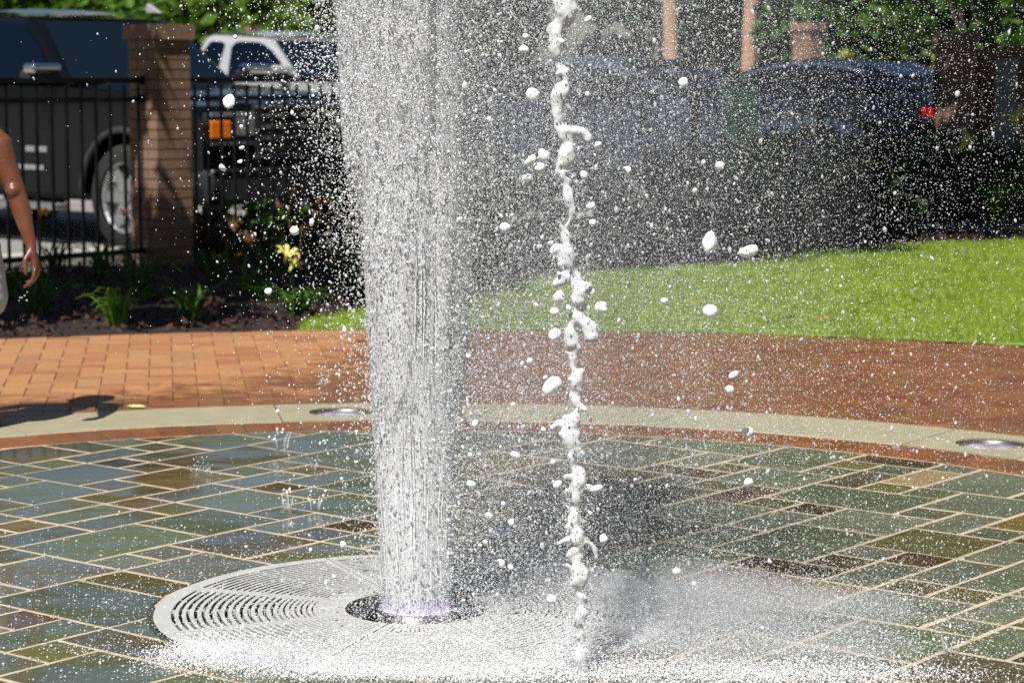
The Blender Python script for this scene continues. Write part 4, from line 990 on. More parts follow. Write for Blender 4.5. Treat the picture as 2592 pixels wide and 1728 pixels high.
def sedan(label, loc, hd, pm, group="parked vehicles", H=1.50):
    r = empty("sedan", (loc[0], loc[1], -.03), hd); tag(r, label, "sedan", group)
    W2 = .91; xa, xb, ar, wr = -.95, -3.70, .37, .325; zb = .98
    prof = [(-.10, .30), (-.01, .45), (-.03, .66), (-.20, .78), (-.75, .90), (-1.28, zb), (-3.95, zb + .07), (-4.45, zb + .075), (-4.70, zb + .03), (-4.75, .70), (-4.70, .42), (-4.55, .30), (xb - ar, .30)]
    prof += arch_pts(xb, .32, ar, math.pi, 0) + [(xb + ar, .25), (xa - ar, .25)] + arch_pts(xa, .32, ar, math.pi, 0) + [(xa + ar, .30)]
    MB().prism(prof, -W2, W2).build("body", pm, r, bevel=.06, seg=3)
    # greenhouse: stations along the roof curve
    st = [(-1.05, zb - .03), (-1.45, 1.17), (-1.85, 1.35), (-2.2, 1.455), (-2.6, H), (-3.0, H - .005), (-3.4, 1.435), (-3.75, 1.30), (-4.05, 1.14), (-4.32, zb + .03)]
    V = []; 
    for x, z in st:
        f = max(0.0, (z - zb) / (H - zb)); wl = .86 - .02 * (1 - f); wt = .86 - .26 * f
        V += [(x, -wl, zb - .04), (x, -wt, z - .05 * f), (x, -wt * .6, z), (x, wt * .6, z), (x, wt, z - .05 * f), (x, wl, zb - .04)]
    n = len(st); F = [(i * 6 + k, i * 6 + k + 1, (i + 1) * 6 + k + 1, (i + 1) * 6 + k) for i in range(n - 1) for k in range(5)]
    MB().put(V, F).build("roof", pm, r, smooth=True)
    def side(u0, u1, lo, s, m, name, off=.012):
        P = []
        xs = np.linspace(u0, u1, 9)
        def zr(x): return np.interp(-x, [-q[0] for q in st], [q[1] for q in st])
        def yy(x, z):
            zt = zr(x); f = max(0.0, (zt - zb) / (H - zb)); wl = .86 - .02 * (1 - f); wt = .86 - .26 * f; k = (z - (zb - .04)) / max(.01, (zt - .05 * f) - (zb - .04)); return wl + (wt - wl) * k
        topp = [(x, max(lo + .01, zr(x) - .095)) for x in xs]; bot = [(x, lo) for x in xs[::-1]]
        P = topp + bot; V = [(x, s * (yy(x, z) + off), z) for x, z in P]; k = len(V)
        V += [(x, s * (yy(x, z) - .01), z) for x, z in P]
        F = [(i, i + 1, 2 * 9 - 2 - i, 2 * 9 - 1 - i) for i in range(8)] + [(i, i + k, (i + 1) % k + k, (i + 1) % k) for i in range(k)]
        MB().put(V, F).build(name, m, r)
        return [(x, s * (yy(x, z) + off), z + .03) for x, z in topp]
    for s in (-1, 1):
        e1 = side(-1.50, -2.52, 1.03, s, M['dark_glass'], "side_window"); e2 = side(-2.62, -3.52, 1.06, s, M['dark_glass'], "side_window"); side(-3.58, -3.86, 1.10, s, M['dark_glass'], "quarter_window")
        MB().tube(e1 + e2, .020, 6).build("window_trim", M['chrome'], r, smooth=True)
        mr = MB().box((-1.55, s * 1.0, 1.06), (.12, .20, .13)).build("mirror", pm, r, bevel=.035, seg=3)
        for hx in (-2.45, -3.40): MB().box((hx, s * (W2 + .012), .90), (.18, .03, .03)).build("door_handle", M['chrome'], r, bevel=.01)
        for dx in (-1.45, -2.57, -3.5): MB().box((dx, s * (W2 - .001), .66), (.008, .006, .62)).build("door_seam", M['rubber'], r)
        for xc in (xa, xb): wheel(r, xc, s * .80, wr, .21)
        MB().box((-4.70, s * .74, .90), (.12, .36, .15)).build("tail_light", M['red_lens'], r, bevel=.03)
        MB().box((-4.55, s * .885, .91), (.30, .07, .12)).build("tail_light", M['red_lens'], r, bevel=.02)
        MB().box((-.10, s * .68, .68), (.14, .40, .13)).build("headlight", M['clear_lens'], r, bevel=.03)
    def endglass(a, b, name):
        V = []
        for x, z in st[a:b]:
            f = max(0.0, (z - zb) / (H - zb)); wt = .86 - .26 * f
            V += [(x, -wt * .86, z + .004), (x, wt * .86, z + .004)]
        k = b - a
        d = MB().put([(x + (.012 if a == 0 else -.012), y, z + .012) for x, y, z in V], [(i * 2, i * 2 + 1, i * 2 + 3, i * 2 + 2) for i in range(k - 1)]).build(name, M['tint_glass'], r)
    endglass(0, 4, "windshield"); endglass(6, 10, "rear_window")
    MB().box((-4.76, 0, .62), (.02, .52, .12)).build("number_plate", M['grey_paint'], r)
    MB().box((-.015, 0, .58), (.05, .8, .14)).build("grille", M['plastic'], r)
    MB().box((-2.4, 0, .30), (3.4, 1.5, .12)).build("underbody", M['plastic'], r)
    return r
# tail towards the fence; local +x is forward
HB = HD + math.pi
tail = Vector((4.62, 24.6)); fwd = Vector((math.cos(HB), math.sin(HB)))
c = tail + fwd * 4.72 - Vector((-fwd.y, fwd.x)) * .9
sedan("dark navy sedan backed towards the fence by the end pillar", (c.x, c.y), HB, M['navy_paint'])
nose = Vector((3.05, 21.9)); sedan("slate blue sedan parked nose to the fence behind the green panel", (nose.x, nose.y), HD, M['slate_paint'])

# ------------------------------------------------------------------ the child at the edge of the walk
M['skin'] = mat("brown_skin", (.165, .056, .027), .36, var=.12, scale=18, coat=.25)
M['tank'] = mat("navy_cloth", (.012, .016, .035), .9, var=.15, scale=30)
M['shorts'] = mat("pale_grey_cloth", (.50, .51, .53), .85, var=.1, scale=20)
M['hair'] = mat("black_hair", (.012, .009, .008), .6, var=.3, scale=60, bmp=.6, bscale=80)
class Flesh:
    def __init__(s):
        bm = bmesh.new(); bmesh.ops.create_icosphere(bm, subdivisions=2, radius=1.0); bm.verts.ensure_lookup_table()
        s.sv = [v.co.copy() for v in bm.verts]; s.sf = [tuple(v.index for v in f.verts) for f in bm.faces]; bm.free(); s.mb = MB()
    def ball(s, p, r, sc=(1, 1, 1)): s.mb.put([(p[0] + v.x * r * sc[0], p[1] + v.y * r * sc[1], p[2] + v.z * r * sc[2]) for v in s.sv], s.sf); return s
    def limb(s, pts, rs, sc=(1, 1, 1), step=.35):
        for i in range(len(pts) - 1):
            a, b = Vector(pts[i]), Vector(pts[i + 1]); n = max(2, int((b - a).length / (min(rs[i], rs[i + 1]) * step)))
            for k in range(n + (1 if i == len(pts) - 2 else 0)): t = k / n; s.ball(a.lerp(b, t), rs[i] + (rs[i + 1] - rs[i]) * t, sc)
        return s
    def build(s, name, m, parent, vox, smooth=5):
        o = s.mb.build(name, m, parent)
        rm = o.modifiers.new("remesh", 'REMESH'); rm.mode = 'VOXEL'; rm.voxel_size = vox; rm.use_smooth_shade = True
        if smooth: sm = o.modifiers.new("smooth", 'SMOOTH'); sm.iterations = smooth; sm.factor = .5
        return o
ORG = Vector((-2.04, 8.42, 0))
child = empty("person", ORG); tag(child, "child with bare brown arm hanging, navy top and pale grey shorts, facing the parked pickup", "person")
def L(x, y, z): return (x - ORG.x, y - ORG.y, z)
fl = Flesh()
# torso, neck, head (faces +y)
fl.limb([L(-2.04, 8.42, .70), L(-2.04, 8.41, .82), L(-2.04, 8.40, .95), L(-2.04, 8.41, 1.05)], [.105, .098, .108, .100], (1.12, .78, 1))
fl.limb([L(-2.155, 8.41, 1.085), L(-1.915, 8.41, 1.09)], [.052, .054]); fl.limb([L(-2.04, 8.405, 1.08), L(-2.04, 8.415, 1.20)], [.050, .044])
fl.limb([L(-2.04, 8.43, 1.30), L(-2.04, 8.425, 1.325)], [.082, .090], (.88, 1.02, 1.15)); fl.ball(L(-2.04, 8.465, 1.245), .058, (.95, 1, .9))
fl.ball(L(-2.04, 8.530, 1.285), .014, (.9, 1.3, 1.3)); fl.ball(L(-2.04, 8.519, 1.247), .014, (1.7, .8, .8)); 
for s in (-1, 1): fl.ball(L(-2.04 + s * .082, 8.43, 1.295), .018, (.5, 1, 1.4)); fl.ball(L(-2.04 + s * .032, 8.508, 1.318), .014, (1.3, .6, .8))
# right arm, the one in view
fl.limb([L(-1.905, 8.41, 1.090), L(-1.866, 8.41, 1.055), L(-1.846, 8.41, .98), L(-1.812, 8.402, .895), L(-1.786, 8.392, .81), L(-1.764, 8.378, .735), L(-1.752, 8.37, .690)], [.052, .051, .046, .0375, .0365, .026, .0205])
fl.ball(L(-1.815, 8.380, .893), .030)
fl.limb([L(-1.752, 8.370, .690), L(-1.744, 8.366, .662), L(-1.737, 8.366, .628), L(-1.735, 8.368, .602)], [.0200, .0225, .0250, .0215], (.62, 1.15, 1))
for k, (dy, ln, cu) in enumerate(((-.030, .92, .9), (-.010, 1.06, 1.0), (.010, 1.0, 1.12), (.028, .80, 1.3))):
    y = 8.368 + dy; p0 = Vector((-1.736, y, .606)); p1 = p0 + Vector((.002 - .006 * cu, -.006, -.030)) * ln; p2 = p1 + Vector((-.014 * cu, -.004, -.020)) * ln; p3 = p2 + Vector((-.020 * cu, 0, -.009)) * ln
    fl.limb([L(*p0), L(*p1), L(*p2), L(*p3)], [.0090, .0082, .0074, .0064], step=.4)
fl.limb([L(-1.755, 8.352, .672), L(-1.768, 8.336, .645), L(-1.768, 8.328, .618), L(-1.764, 8.326, .592)], [.0125, .0112, .0092, .0070], step=.4)
# left arm
fl.limb([L(-2.175, 8.41, 1.085), L(-2.215, 8.41, 1.05), L(-2.235, 8.42, .97), L(-2.25, 8.42, .89), L(-2.262, 8.45, .80), L(-2.268, 8.47, .71), L(-2.268, 8.475, .685)], [.052, .050, .045, .037, .036, .025, .020])
fl.limb([L(-2.268, 8.475, .685), L(-2.270, 8.48, .625), L(-2.268, 8.485, .60)], [.021, .024, .021], (.62, 1.15, 1))
for dy, ln in ((-.028, .8), (-.009, 1.0), (.010, 1.05), (.028, .92)):
    fl.limb([L(-2.268, 8.485 + dy, .603), L(-2.266, 8.487 + dy, .603 - .034 * ln), L(-2.258, 8.488 + dy, .603 - .058 * ln), L(-2.250, 8.488 + dy, .603 - .072 * ln)], [.009, .0082, .0074, .0064], step=.4)
fl.limb([L(-2.26, 8.505, .665), L(-2.25, 8.525, .635), L(-2.248, 8.53, .595)], [.0125, .0105, .0072], step=.4)
# legs
for s, dy in ((-1, -.04), (1, .05)):
    x = -2.04 + s * .075
    fl.limb([L(x, 8.42, .68), L(x, 8.425 + dy * .6, .52), L(x, 8.43 + dy, .385), L(x, 8.42 + dy, .25), L(x, 8.405 + dy, .10), L(x, 8.40 + dy, .055)], [.078, .068, .050, .049, .032, .034])
    fl.limb([L(x, 8.395 + dy, .034), L(x + s * .012, 8.50 + dy, .028), L(x + s * .018, 8.555 + dy, .022)], [.032, .032, .020], (1.05, 1, .95))
fl.build("body", M['skin'], child, .0055, 4)
tk = Flesh(); tk.limb([L(-2.04, 8.415, .73), L(-2.04, 8.41, .82), L(-2.04, 8.40, .95), L(-2.04, 8.41, 1.055)], [.113, .106, .114, .104], (1.14, .82, 1)); tk.limb([L(-2.115, 8.41, 1.12), L(-1.965, 8.41, 1.12)], [.030, .030], (1, 1.5, 1))
tk.build("tank_top", M['tank'], child, .010, 6)
so = Flesh(); so.limb([L(-2.04, 8.42, .755), L(-2.04, 8.42, .66)], [.112, .118], (1.2, .9, 1))
for s, dy in ((-1, -.02), (1, .03)): so.limb([L(-2.04 + s * .078, 8.42, .68), L(-2.04 + s * .086, 8.425 + dy, .50)], [.092, .098], (.98, 1.05, 1))
so.build("shorts", M['shorts'], child, .010, 6)
hr = Flesh(); hr.limb([L(-2.04, 8.405, 1.335), L(-2.04, 8.42, 1.365)], [.098, .092], (.92, 1.02, 1.0)); hr.ball(L(-2.04, 8.36, 1.30), .075, (1, .7, 1.1)); hr.build("hair", M['hair'], child, .010, 3)

# ------------------------------------------------------------------ water
def water_mat(name, col, rough, trans, clear=0.0):
    m, t, p, o = new_mat(name)
    setin(p, 'Base Color', rgba(col)); setin(p, 'Roughness', rough); setin(p, 'Transmission Weight', trans); setin(p, 'IOR', 1.33)
    if clear:
        tp = t.nodes.new("ShaderNodeBsdfTransparent"); mx = t.nodes.new("ShaderNodeMixShader"); mx.inputs[0].default_value = clear
        t.links.new(p.outputs[0], mx.inputs[1]); t.links.new(tp.outputs[0], mx.inputs[2]); t.links.new(mx.outputs[0], o.inputs[0])
    return m
M['water_spray'] = water_mat("water_spray", (.95, .96, .97), .18, .35, .25)
M['water_fine'] = water_mat("water_fine", (.96, .965, .97), .4, .15, .35)
M['water_foam'] = water_mat("water_foam", (.975, .975, .98), .4, .06, .08)
M['water_clear'] = water_mat("water_clear", (.97, .98, .99), .02, .92)
def gn_points(m):
    g = bpy.data.node_groups.new("droplet_points", 'GeometryNodeTree')
    g.interface.new_socket("Geometry", in_out='INPUT', socket_type='NodeSocketGeometry'); g.interface.new_socket("Geometry", in_out='OUTPUT', socket_type='NodeSocketGeometry')
    i = g.nodes.new('NodeGroupInput'); o = g.nodes.new('NodeGroupOutput'); mp = g.nodes.new('GeometryNodeMeshToPoints'); at = g.nodes.new('GeometryNodeInputNamedAttribute'); sm = g.nodes.new('GeometryNodeSetMaterial')
    at.data_type = 'FLOAT'; at.inputs['Name'].default_value = "rad"; sm.inputs['Material'].default_value = m
    g.links.new(i.outputs[0], mp.inputs['Mesh']); g.links.new(at.outputs[0], mp.inputs['Radius']); g.links.new(mp.outputs[0], sm.inputs[0]); g.links.new(sm.outputs[0], o.inputs[0])
    return g
def gn_inst(m, sub=2):
    g = bpy.data.node_groups.new("droplet_shapes", 'GeometryNodeTree')
    g.interface.new_socket("Geometry", in_out='INPUT', socket_type='NodeSocketGeometry'); g.interface.new_socket("Geometry", in_out='OUTPUT', socket_type='NodeSocketGeometry')
    N = g.nodes.new; i = N('NodeGroupInput'); o = N('NodeGroupOutput'); ip = N('GeometryNodeInstanceOnPoints'); ico = N('GeometryNodeMeshIcoSphere'); sm = N('GeometryNodeSetMaterial'); ss = N('GeometryNodeSetShadeSmooth')
    a = N('GeometryNodeInputNamedAttribute'); a.data_type = 'FLOAT_VECTOR'; a.inputs['Name'].default_value = "scl"
    b = N('GeometryNodeInputNamedAttribute'); b.data_type = 'FLOAT_VECTOR'; b.inputs['Name'].default_value = "rot"
    er = N('FunctionNodeEulerToRotation'); ico.inputs['Radius'].default_value = 1.0; ico.inputs['Subdivisions'].default_value = sub; sm.inputs['Material'].default_value = m
    g.links.new(ico.outputs[0], ss.inputs[0]); g.links.new(ss.outputs[0], sm.inputs[0]); g.links.new(sm.outputs[0], ip.inputs['Instance']); g.links.new(i.outputs[0], ip.inputs['Points'])
    g.links.new(a.outputs[0], ip.inputs['Scale']); g.links.new(b.outputs[0], er.inputs[0]); g.links.new(er.outputs[0], ip.inputs['Rotation']); g.links.new(ip.outputs[0], o.inputs[0])
    return g
def cloud(name, P, rr, m, parent=None, label=None, cat=None):
    me = bpy.data.meshes.new(name); P = np.asarray(P, np.float32); me.vertices.add(len(P)); me.vertices.foreach_set("co", P.ravel())
    at = me.attributes.new("rad", 'FLOAT', 'POINT'); at.data.foreach_set("value", np.asarray(rr, np.float32)); me.update()
    o = add(name, me, M[m], parent); o.modifiers.new("points", 'NODES').node_group = gn_points(M[m]); tag(o, label, cat, kind='stuff'); return o
def shapes(name, P, scl, m, parent=None, label=None, cat=None, tilt=.25, sub=2):
    me = bpy.data.meshes.new(name); P = np.asarray(P, np.float32); n = len(P); me.vertices.add(n); me.vertices.foreach_set("co", P.ravel())
    at = me.attributes.new("scl", 'FLOAT_VECTOR', 'POINT'); at.data.foreach_set("vector", np.asarray(scl, np.float32).ravel())
    rot = np.stack([NR.normal(0, tilt, n), NR.normal(0, tilt, n), NR.uniform(0, 6.28, n)], -1)
    at = me.attributes.new("rot", 'FLOAT_VECTOR', 'POINT'); at.data.foreach_set("vector", rot.astype(np.float32).ravel()); me.update()
    o = add(name, me, M[m], parent); o.modifiers.new("shapes", 'NODES').node_group = gn_inst(M[m], sub); tag(o, label, cat, kind='stuff'); return o
def logn(med, sig, n, lo, hi): return np.clip(med * np.exp(NR.normal(0, sig, n)), lo, hi)

jet = empty("water_jet", (GC.x, GC.y, 0)); tag(jet, "tall thick white water jet rising from the centre of the round grate", "water jet")
ZT = 2.7
def rcol(z): return .086 + .030 * z + .022 * np.maximum(z - .9, 0) ** 2 * 1.6 + .012 * np.minimum(z, 1)
# the column's body: ropes of water near the foot
def ropes():
    V = []; F = []; n = 1300
    for k in range(n):
        a = NR.uniform(0, 6.283); ring = NR.random() < .72
        q = math.sqrt(NR.uniform(.62, 1.0)) if ring else math.sqrt(NR.random())
        z0 = NR.uniform(-.02, .15) if NR.random() < .6 else NR.uniform(0, .9); ln = NR.uniform(.10, .55); rr = NR.uniform(.0006, .0019)
        sw = NR.normal(0, .006, 2); b = len(V); seg = 5
        for i in range(seg + 1):
            t = i / seg; z = z0 + ln * t; r = q * float(rcol(z)) * .97; x = r * math.cos(a) + sw[0] * t + NR.normal(0, .0012); y = r * math.sin(a) + sw[1] * t + NR.normal(0, .0012)
            w = rr * (1 - .75 * abs(2 * t - .7) ** 2) + .0003
            for e in range(4): V.append((x + w * math.cos(e * 1.571), y + w * math.sin(e * 1.571), z))
        for i in range(seg):
            for e in range(4): F.append((b + i * 4 + e, b + i * 4 + (e + 1) % 4, b + (i + 1) * 4 + (e + 1) % 4, b + (i + 1) * 4 + e))
    return mesh_np("ropes", V, F, True)
o = add("water_ropes", ropes(), M['water_foam'], jet); tag(o, kind='stuff')
def column(n, z0, z1, med, sig, k=.5, shell=.6):
    z = NR.uniform(z0, z1, n); a = NR.uniform(0, 6.283, n)
    q = np.where(NR.random(n) < shell, np.sqrt(NR.uniform(.45, 1.0, n)), np.sqrt(NR.random(n))) * (1 + np.abs(NR.normal(0, .05 + .06 * z, n)))
    # the plume comes in lobes, so thin dark gaps run up it
    lob = .5 + .5 * np.cos(a * 3 + .6 + .8 * np.sin(z * 3)) ; keep = NR.random(n) < .42 + .58 * lob
    z, a, q = z[keep], a[keep], q[keep]; r = rcol(z) * q
    return np.stack([r * np.cos(a), r * np.sin(a), z], -1), logn(med, sig, len(z), .0007, .008)
# torn sheets of white water: nested, streaked, full of holes
def sheet_mat(name, lo, hi, hs, vs):
    m, t, p, o = new_mat(name)
    mp = t.nodes.new("ShaderNodeMapping"); mp.inputs['Scale'].default_value = (1, 1, vs / hs); t.links.new(wpos(t), mp.inputs[0])
    n1 = noise(t, mp.outputs[0], hs, 3, .65); n2 = noise(t, mp.outputs[0], hs * .16, 2, .5)
    f = mth(t, 'ADD', mth(t, 'MULTIPLY', n1.outputs[0], .62), mth(t, 'MULTIPLY', n2.outputs[0], .38))
    fa = t.nodes.new("ShaderNodeAttribute"); fa.attribute_name = "fade"
    al = ramp(t, mth(t, 'ADD', f, mth(t, 'MULTIPLY', mth(t, 'ADD', fa.outputs['Fac'], -1.0), .34)), lo, hi)
    bump(t, p, f, .9, .012)
    t.links.new(mixc(t, ramp(t, n1.outputs[0], .35, .6), (.80, .81, .83), (.985, .985, .99)), p.inputs['Base Color']); setin(p, 'Roughness', .22); setin(p, 'Specular IOR Level', .6)
    tl = t.nodes.new("ShaderNodeBsdfTranslucent"); tl.inputs[0].default_value = (.95, .955, .97, 1)
    m1 = t.nodes.new("ShaderNodeMixShader"); m1.inputs[0].default_value = .22; t.links.new(p.outputs[0], m1.inputs[1]); t.links.new(tl.outputs[0], m1.inputs[2])
    tp = t.nodes.new("ShaderNodeBsdfTransparent"); m2 = t.nodes.new("ShaderNodeMixShader"); t.links.new(al, m2.inputs[0]); t.links.new(tp.outputs[0], m2.inputs[1]); t.links.new(m1.outputs[0], m2.inputs[2]); t.links.new(m2.outputs[0], o.inputs[0])
    return m
M['sheet_low'] = sheet_mat("water_sheet_low", .30, .47, 300, 30); M['sheet_mid'] = sheet_mat("water_sheet_mid", .31, .50, 330, 90); M['sheet_top'] = sheet_mat("water_sheet_top", .27, .46, 330, 170)
def sheet(q, z0, z1, m, seed, wob=.05, dx=0.0, f0=.25, f1=.30, full=1.0):
    rs = np.random.default_rng(seed); na, nz = 56, int((z1 - z0) / .02) + 2; ph = rs.uniform(0, 6.28, 8); V = []
    for i in range(nz):
        z = z0 + (z1 - z0) * i / (nz - 1)
        for k in range(na):
            a = 6.28318 * k / na
            r = float(rcol(z)) * q * (1 + wob * (math.sin(3 * a + ph[0] + z * 1.4) + .7 * math.sin(7 * a + ph[1] - z * 2.2) + .5 * math.sin(13 * a + ph[2] + z * 3) + .6 * min(1, z) * math.sin(9 * z + ph[3] + 2 * a)))
            V.append((r * math.cos(a) + dx * max(0, z - .6), r * math.sin(a), z))
    F = [(i * na + k, i * na + (k + 1) % na, (i + 1) * na + (k + 1) % na, (i + 1) * na + k) for i in range(nz - 1) for k in range(na)]
    me = mesh_np("water_sheet", V, F, True); zz = np.array([v[2] for v in V])
    fd = np.clip((zz - z0) / f0, 0, 1) if f0 else np.ones(len(zz)); fd = np.minimum(fd, np.clip((z1 - zz) / f1, 0, 1)) * full
    at = me.attributes.new("fade", 'FLOAT', 'POINT'); at.data.foreach_set("value", fd.astype(np.float32))
    o = add("water_sheet", me, M[m], jet); return o
for q, sd_ in ((.98, 1), (.86, 2), (.66, 3), (.42, 4)): sheet(q, -.01, .78, 'sheet_low', sd_, .02, f0=0, f1=.30)
for q, sd_ in ((1.0, 11), (.84, 12), (.64, 13), (.42, 14)): sheet(q, .28, 1.55, 'sheet_mid', sd_, .06, f0=.30, f1=.5, full=.97)
for q, sd_, dx, fu in ((.92, 22, -.03, .74), (.72, 23, -.05, 1.0), (.5, 24, -.06, 1.0), (.3, 25, -.07, 1.0)): sheet(q, .85, ZT, 'sheet_top', sd_, .12, dx, .35, .3, fu)
P, rr = column(42000, 0, 1.75, .0012, .42, shell=.9); cloud("column_drops", P, rr, 'water_spray', jet)
P, rr = column(18000, .55, ZT, .0012, .45, shell=.7); P[:, 0] *= 1.12; P[:, 1] *= 1.12; cloud("column_spray", P, rr, 'water_fine', jet)
# the head of the jet where it breaks and falls back
n = 62000; zz = NR.uniform(.9, ZT, n); sg = .07 + .11 * (zz - .8); P = np.stack([NR.normal(.0, 1, n) * sg - .02, NR.normal(0, 1, n) * sg, zz], -1); cloud("jet_head", P, logn(.0011, .45, n, .0006, .006), 'water_foam', jet)
# drops thrown off all round; they thin out with distance
def halo(n, sc0, sc1, z0, z1, med, sig, hi, zpow=1.0):
    z = z0 + (z1 - z0) * NR.random(n) ** zpow; a = NR.uniform(0, 6.283, n); d = NR.exponential(1, n) * (sc0 + sc1 * z)
    r = rcol(z) + d - .01; return np.stack([r * np.cos(a), r * np.sin(a), z], -1), logn(med, sig, n, .0006, hi)
P, rr = halo(20000, .045, .075, .02, ZT, .0016, .40, .0040, .8); scl = np.stack([rr, rr, rr * NR.uniform(1.0, 1.9, len(rr))], -1); shapes("thrown_drops", P, scl, 'water_spray', jet, tilt=.35, sub=1)
P, rr = halo(30000, .05, .09, .05, ZT, .0008, .35, .0022, .75); cloud("thrown_mist", P, rr, 'water_fine', jet)

# mist and drops carried off by the wind to the jet's lee
lee = empty("spray_drift", (GC.x, GC.y, 0)); tag(lee, "veil of fine drifting spray blown to one side of the tall jet", "spray")
def drift(n, sx, z0, z1, med, sig, hi, sy=.30, ground=0.0):
    x = .06 + NR.exponential(sx, n); z = NR.uniform(z0, z1, n); y = NR.normal(.05, sy, n) * (.5 + .6 * x)
    return np.stack([x, y, z], -1), logn(med, sig, n, .0005, hi)
P, rr = drift(330000, .44, .02, 1.9, .00072, .36, .0018); k = P[:, 0] < 2.6; cloud("fine_drift", P[k], rr[k], 'water_fine', lee)
P, rr = drift(11000, .36, .02, 1.9, .0019, .42, .006); k = P[:, 0] < 2.0; P, rr = P[k], rr[k]; scl = np.stack([rr, rr, rr * NR.uniform(.9, 1.9, len(rr))], -1); shapes("drift_drops", P, scl, 'water_spray', lee, tilt=.4, sub=1)
# sparse far drops on both sides
n = 5000; x = NR.normal(.40, .45, n); x = np.where(x < -.62, x + 1.2, x); y = NR.normal(0, .5, n); z = NR.uniform(.01, 1.9, n); rr = logn(.0013, .4, n, .0006, .0035); scl = np.stack([rr, rr, rr * NR.uniform(1, 2.0, n)], -1)
shapes("stray_drops", np.stack([x, y, z], -1), scl, 'water_spray', lee, tilt=.4, sub=1)

# splash and foam on the paving
foam = empty("splash_foam", (GC.x, GC.y, 0)); tag(foam, "white foam and low splash over the grate's near edge and the stones beside it", "foam")
def puff(n, cx, cy, sx, sy, h, med=.0009, sig=.4, hi=.003):
    x = NR.normal(cx, sx, n); y = NR.normal(cy, sy, n); z = np.abs(NR.exponential(h, n)) * np.exp(-((x - cx) / sx) ** 2 * .25) + .004
    return np.stack([x, y, z], -1), logn(med, sig, n, .0005, hi)
def puffs(name, specs, m):
    A = [puff(int(s[0] * .75), *s[1:]) for s in specs]; cloud(name, np.concatenate([a[0] for a in A]), np.concatenate([a[1] for a in A]), m, foam)
puffs("low_mist", [(24000, .62, -.18, .22, .14, .035, .0008), (14000, .95, -.10, .30, .18, .022, .0008), (12000, .45, -.34, .26, .12, .02, .0008), (7000, .75, .16, .34, .14, .02, .0008), (10000, .85, -.45, .30, .10, .02, .0008)], 'water_fine')
puffs("foam", [(9000, -.34, -.55, .10, .035, .016, .0009), (9000, -.10, -.63, .14, .035, .014, .0009), (9000, .14, -.65, .14, .04, .014, .0009), (5000, -.46, -.46, .06, .035, .014, .0009), (11000, .60, -.66, .20, .05, .018, .0009), (9000, .90, -.66, .18, .05, .016, .0009), (4000, .36, -.56, .05, .05, .030, .0010), (6000, 0, -.42, .35, .08, .008, .0010)], 'water_foam')
# soft banks of mist hanging low over the wet stones
m, t, p, o_ = new_mat("mist"); t.nodes.remove(p); pv = t.nodes.new("ShaderNodeVolumePrincipled"); pv.inputs['Color'].default_value = (.97, .98, 1, 1); pv.inputs['Density'].default_value = 1.7; pv.inputs['Anisotropy'].default_value = -.1
t.links.new(pv.outputs[0], o_.inputs['Volume']); M['mist'] = m
def bank(x, y, rx, ry, rz, seed):
    me = blob_mesh("mist_bank", 1.0, seed, .25); o = add("mist_bank", me, M['mist'], foam); o.location = (x, y, rz * .55 + .01); o.scale = (rx, ry, rz * .5); tag(o, kind='stuff'); return o
MIST = [(.52, -.20, .20, .16, .12), (.66, -.26, .26, .18, .15), (.80, -.16, .24, .18, .10), (.98, -.20, .22, .16, .08), (.62, -.05, .20, .16, .09), (.40, -.46, .26, .12, .07), (.70, -.52, .24, .12, .10), (.95, -.50, .22, .12, .07), (-.15, -.60, .26, .09, .06), (.12, -.62, .24, .09, .06), (-.38, -.54, .14, .07, .045), (.55, -.64, .24, .08, .06), (.88, -.64, .22, .08, .06)]
# beads of water over the wet stones and grate
n = 26000; a = NR.uniform(0, 6.283, n); d = NR.gamma(2.0, .34, n); P = np.stack([d * np.cos(a) * 1.15 + .12, d * np.sin(a), np.full(n, .0045)], -1); rr = logn(.0011, .4, n, .0005, .003)
scl = np.stack([rr * 1.3, rr * 1.3, rr * NR.uniform(.6, 1.5, n)], -1); shapes("beads", P, scl, 'water_spray', foam, tilt=.05, sub=1)

# single big drops and torn sheets of water: the ones that can be told apart
def blob_mesh(name, r, seed, lump=.35, el=(1, 1, 1)):
    rr = random.Random(seed); bm = bmesh.new(); bmesh.ops.create_icosphere(bm, subdivisions=3, radius=1.0)
    ph = [rr.uniform(0, 6.28) for _ in range(6)]
    for v in bm.verts:
        p = v.co; k = 1 + lump * (.5 * math.sin(2.3 * p.x + ph[0]) * math.cos(2.1 * p.z + ph[1]) + .35 * math.sin(4.2 * p.y + ph[2] + 2 * p.x) + .22 * math.sin(7 * p.z + ph[3]) * math.sin(6 * p.x + ph[4]))
        v.co = Vector((p.x * k * r * el[0], p.y * k * r * el[1], p.z * k * r * el[2]))
    me = bpy.data.meshes.new(name); bm.to_mesh(me); bm.free(); me.polygons.foreach_set("use_smooth", [True] * len(me.polygons)); me.update(); return me
BL = [blob_mesh("blob", 1.0, s, lu, el) for s, lu, el in ((1, .12, (1, 1, 1)), (2, .20, (1.3, 1, .85)), (3, .22, (.92, .92, 1.25)), (4, .26, (1.5, 1, .8)), (5, .08, (1, 1, .95)), (6, .24, (1.15, 1, 1.05)))]
for b in BL: b.materials.append(M['water_foam'])
for i_, q_ in enumerate(MIST): bank(*q_, 70 + i_)
def veil_mat(name, d):
    m, t, p, o_ = new_mat(name); t.nodes.remove(p); pv = t.nodes.new("ShaderNodeVolumePrincipled"); pv.inputs['Color'].default_value = (.97, .98, 1, 1); pv.inputs['Density'].default_value = d
    t.links.new(pv.outputs[0], o_.inputs['Volume']); M[name] = m
veil_mat("veil_thin", .14)
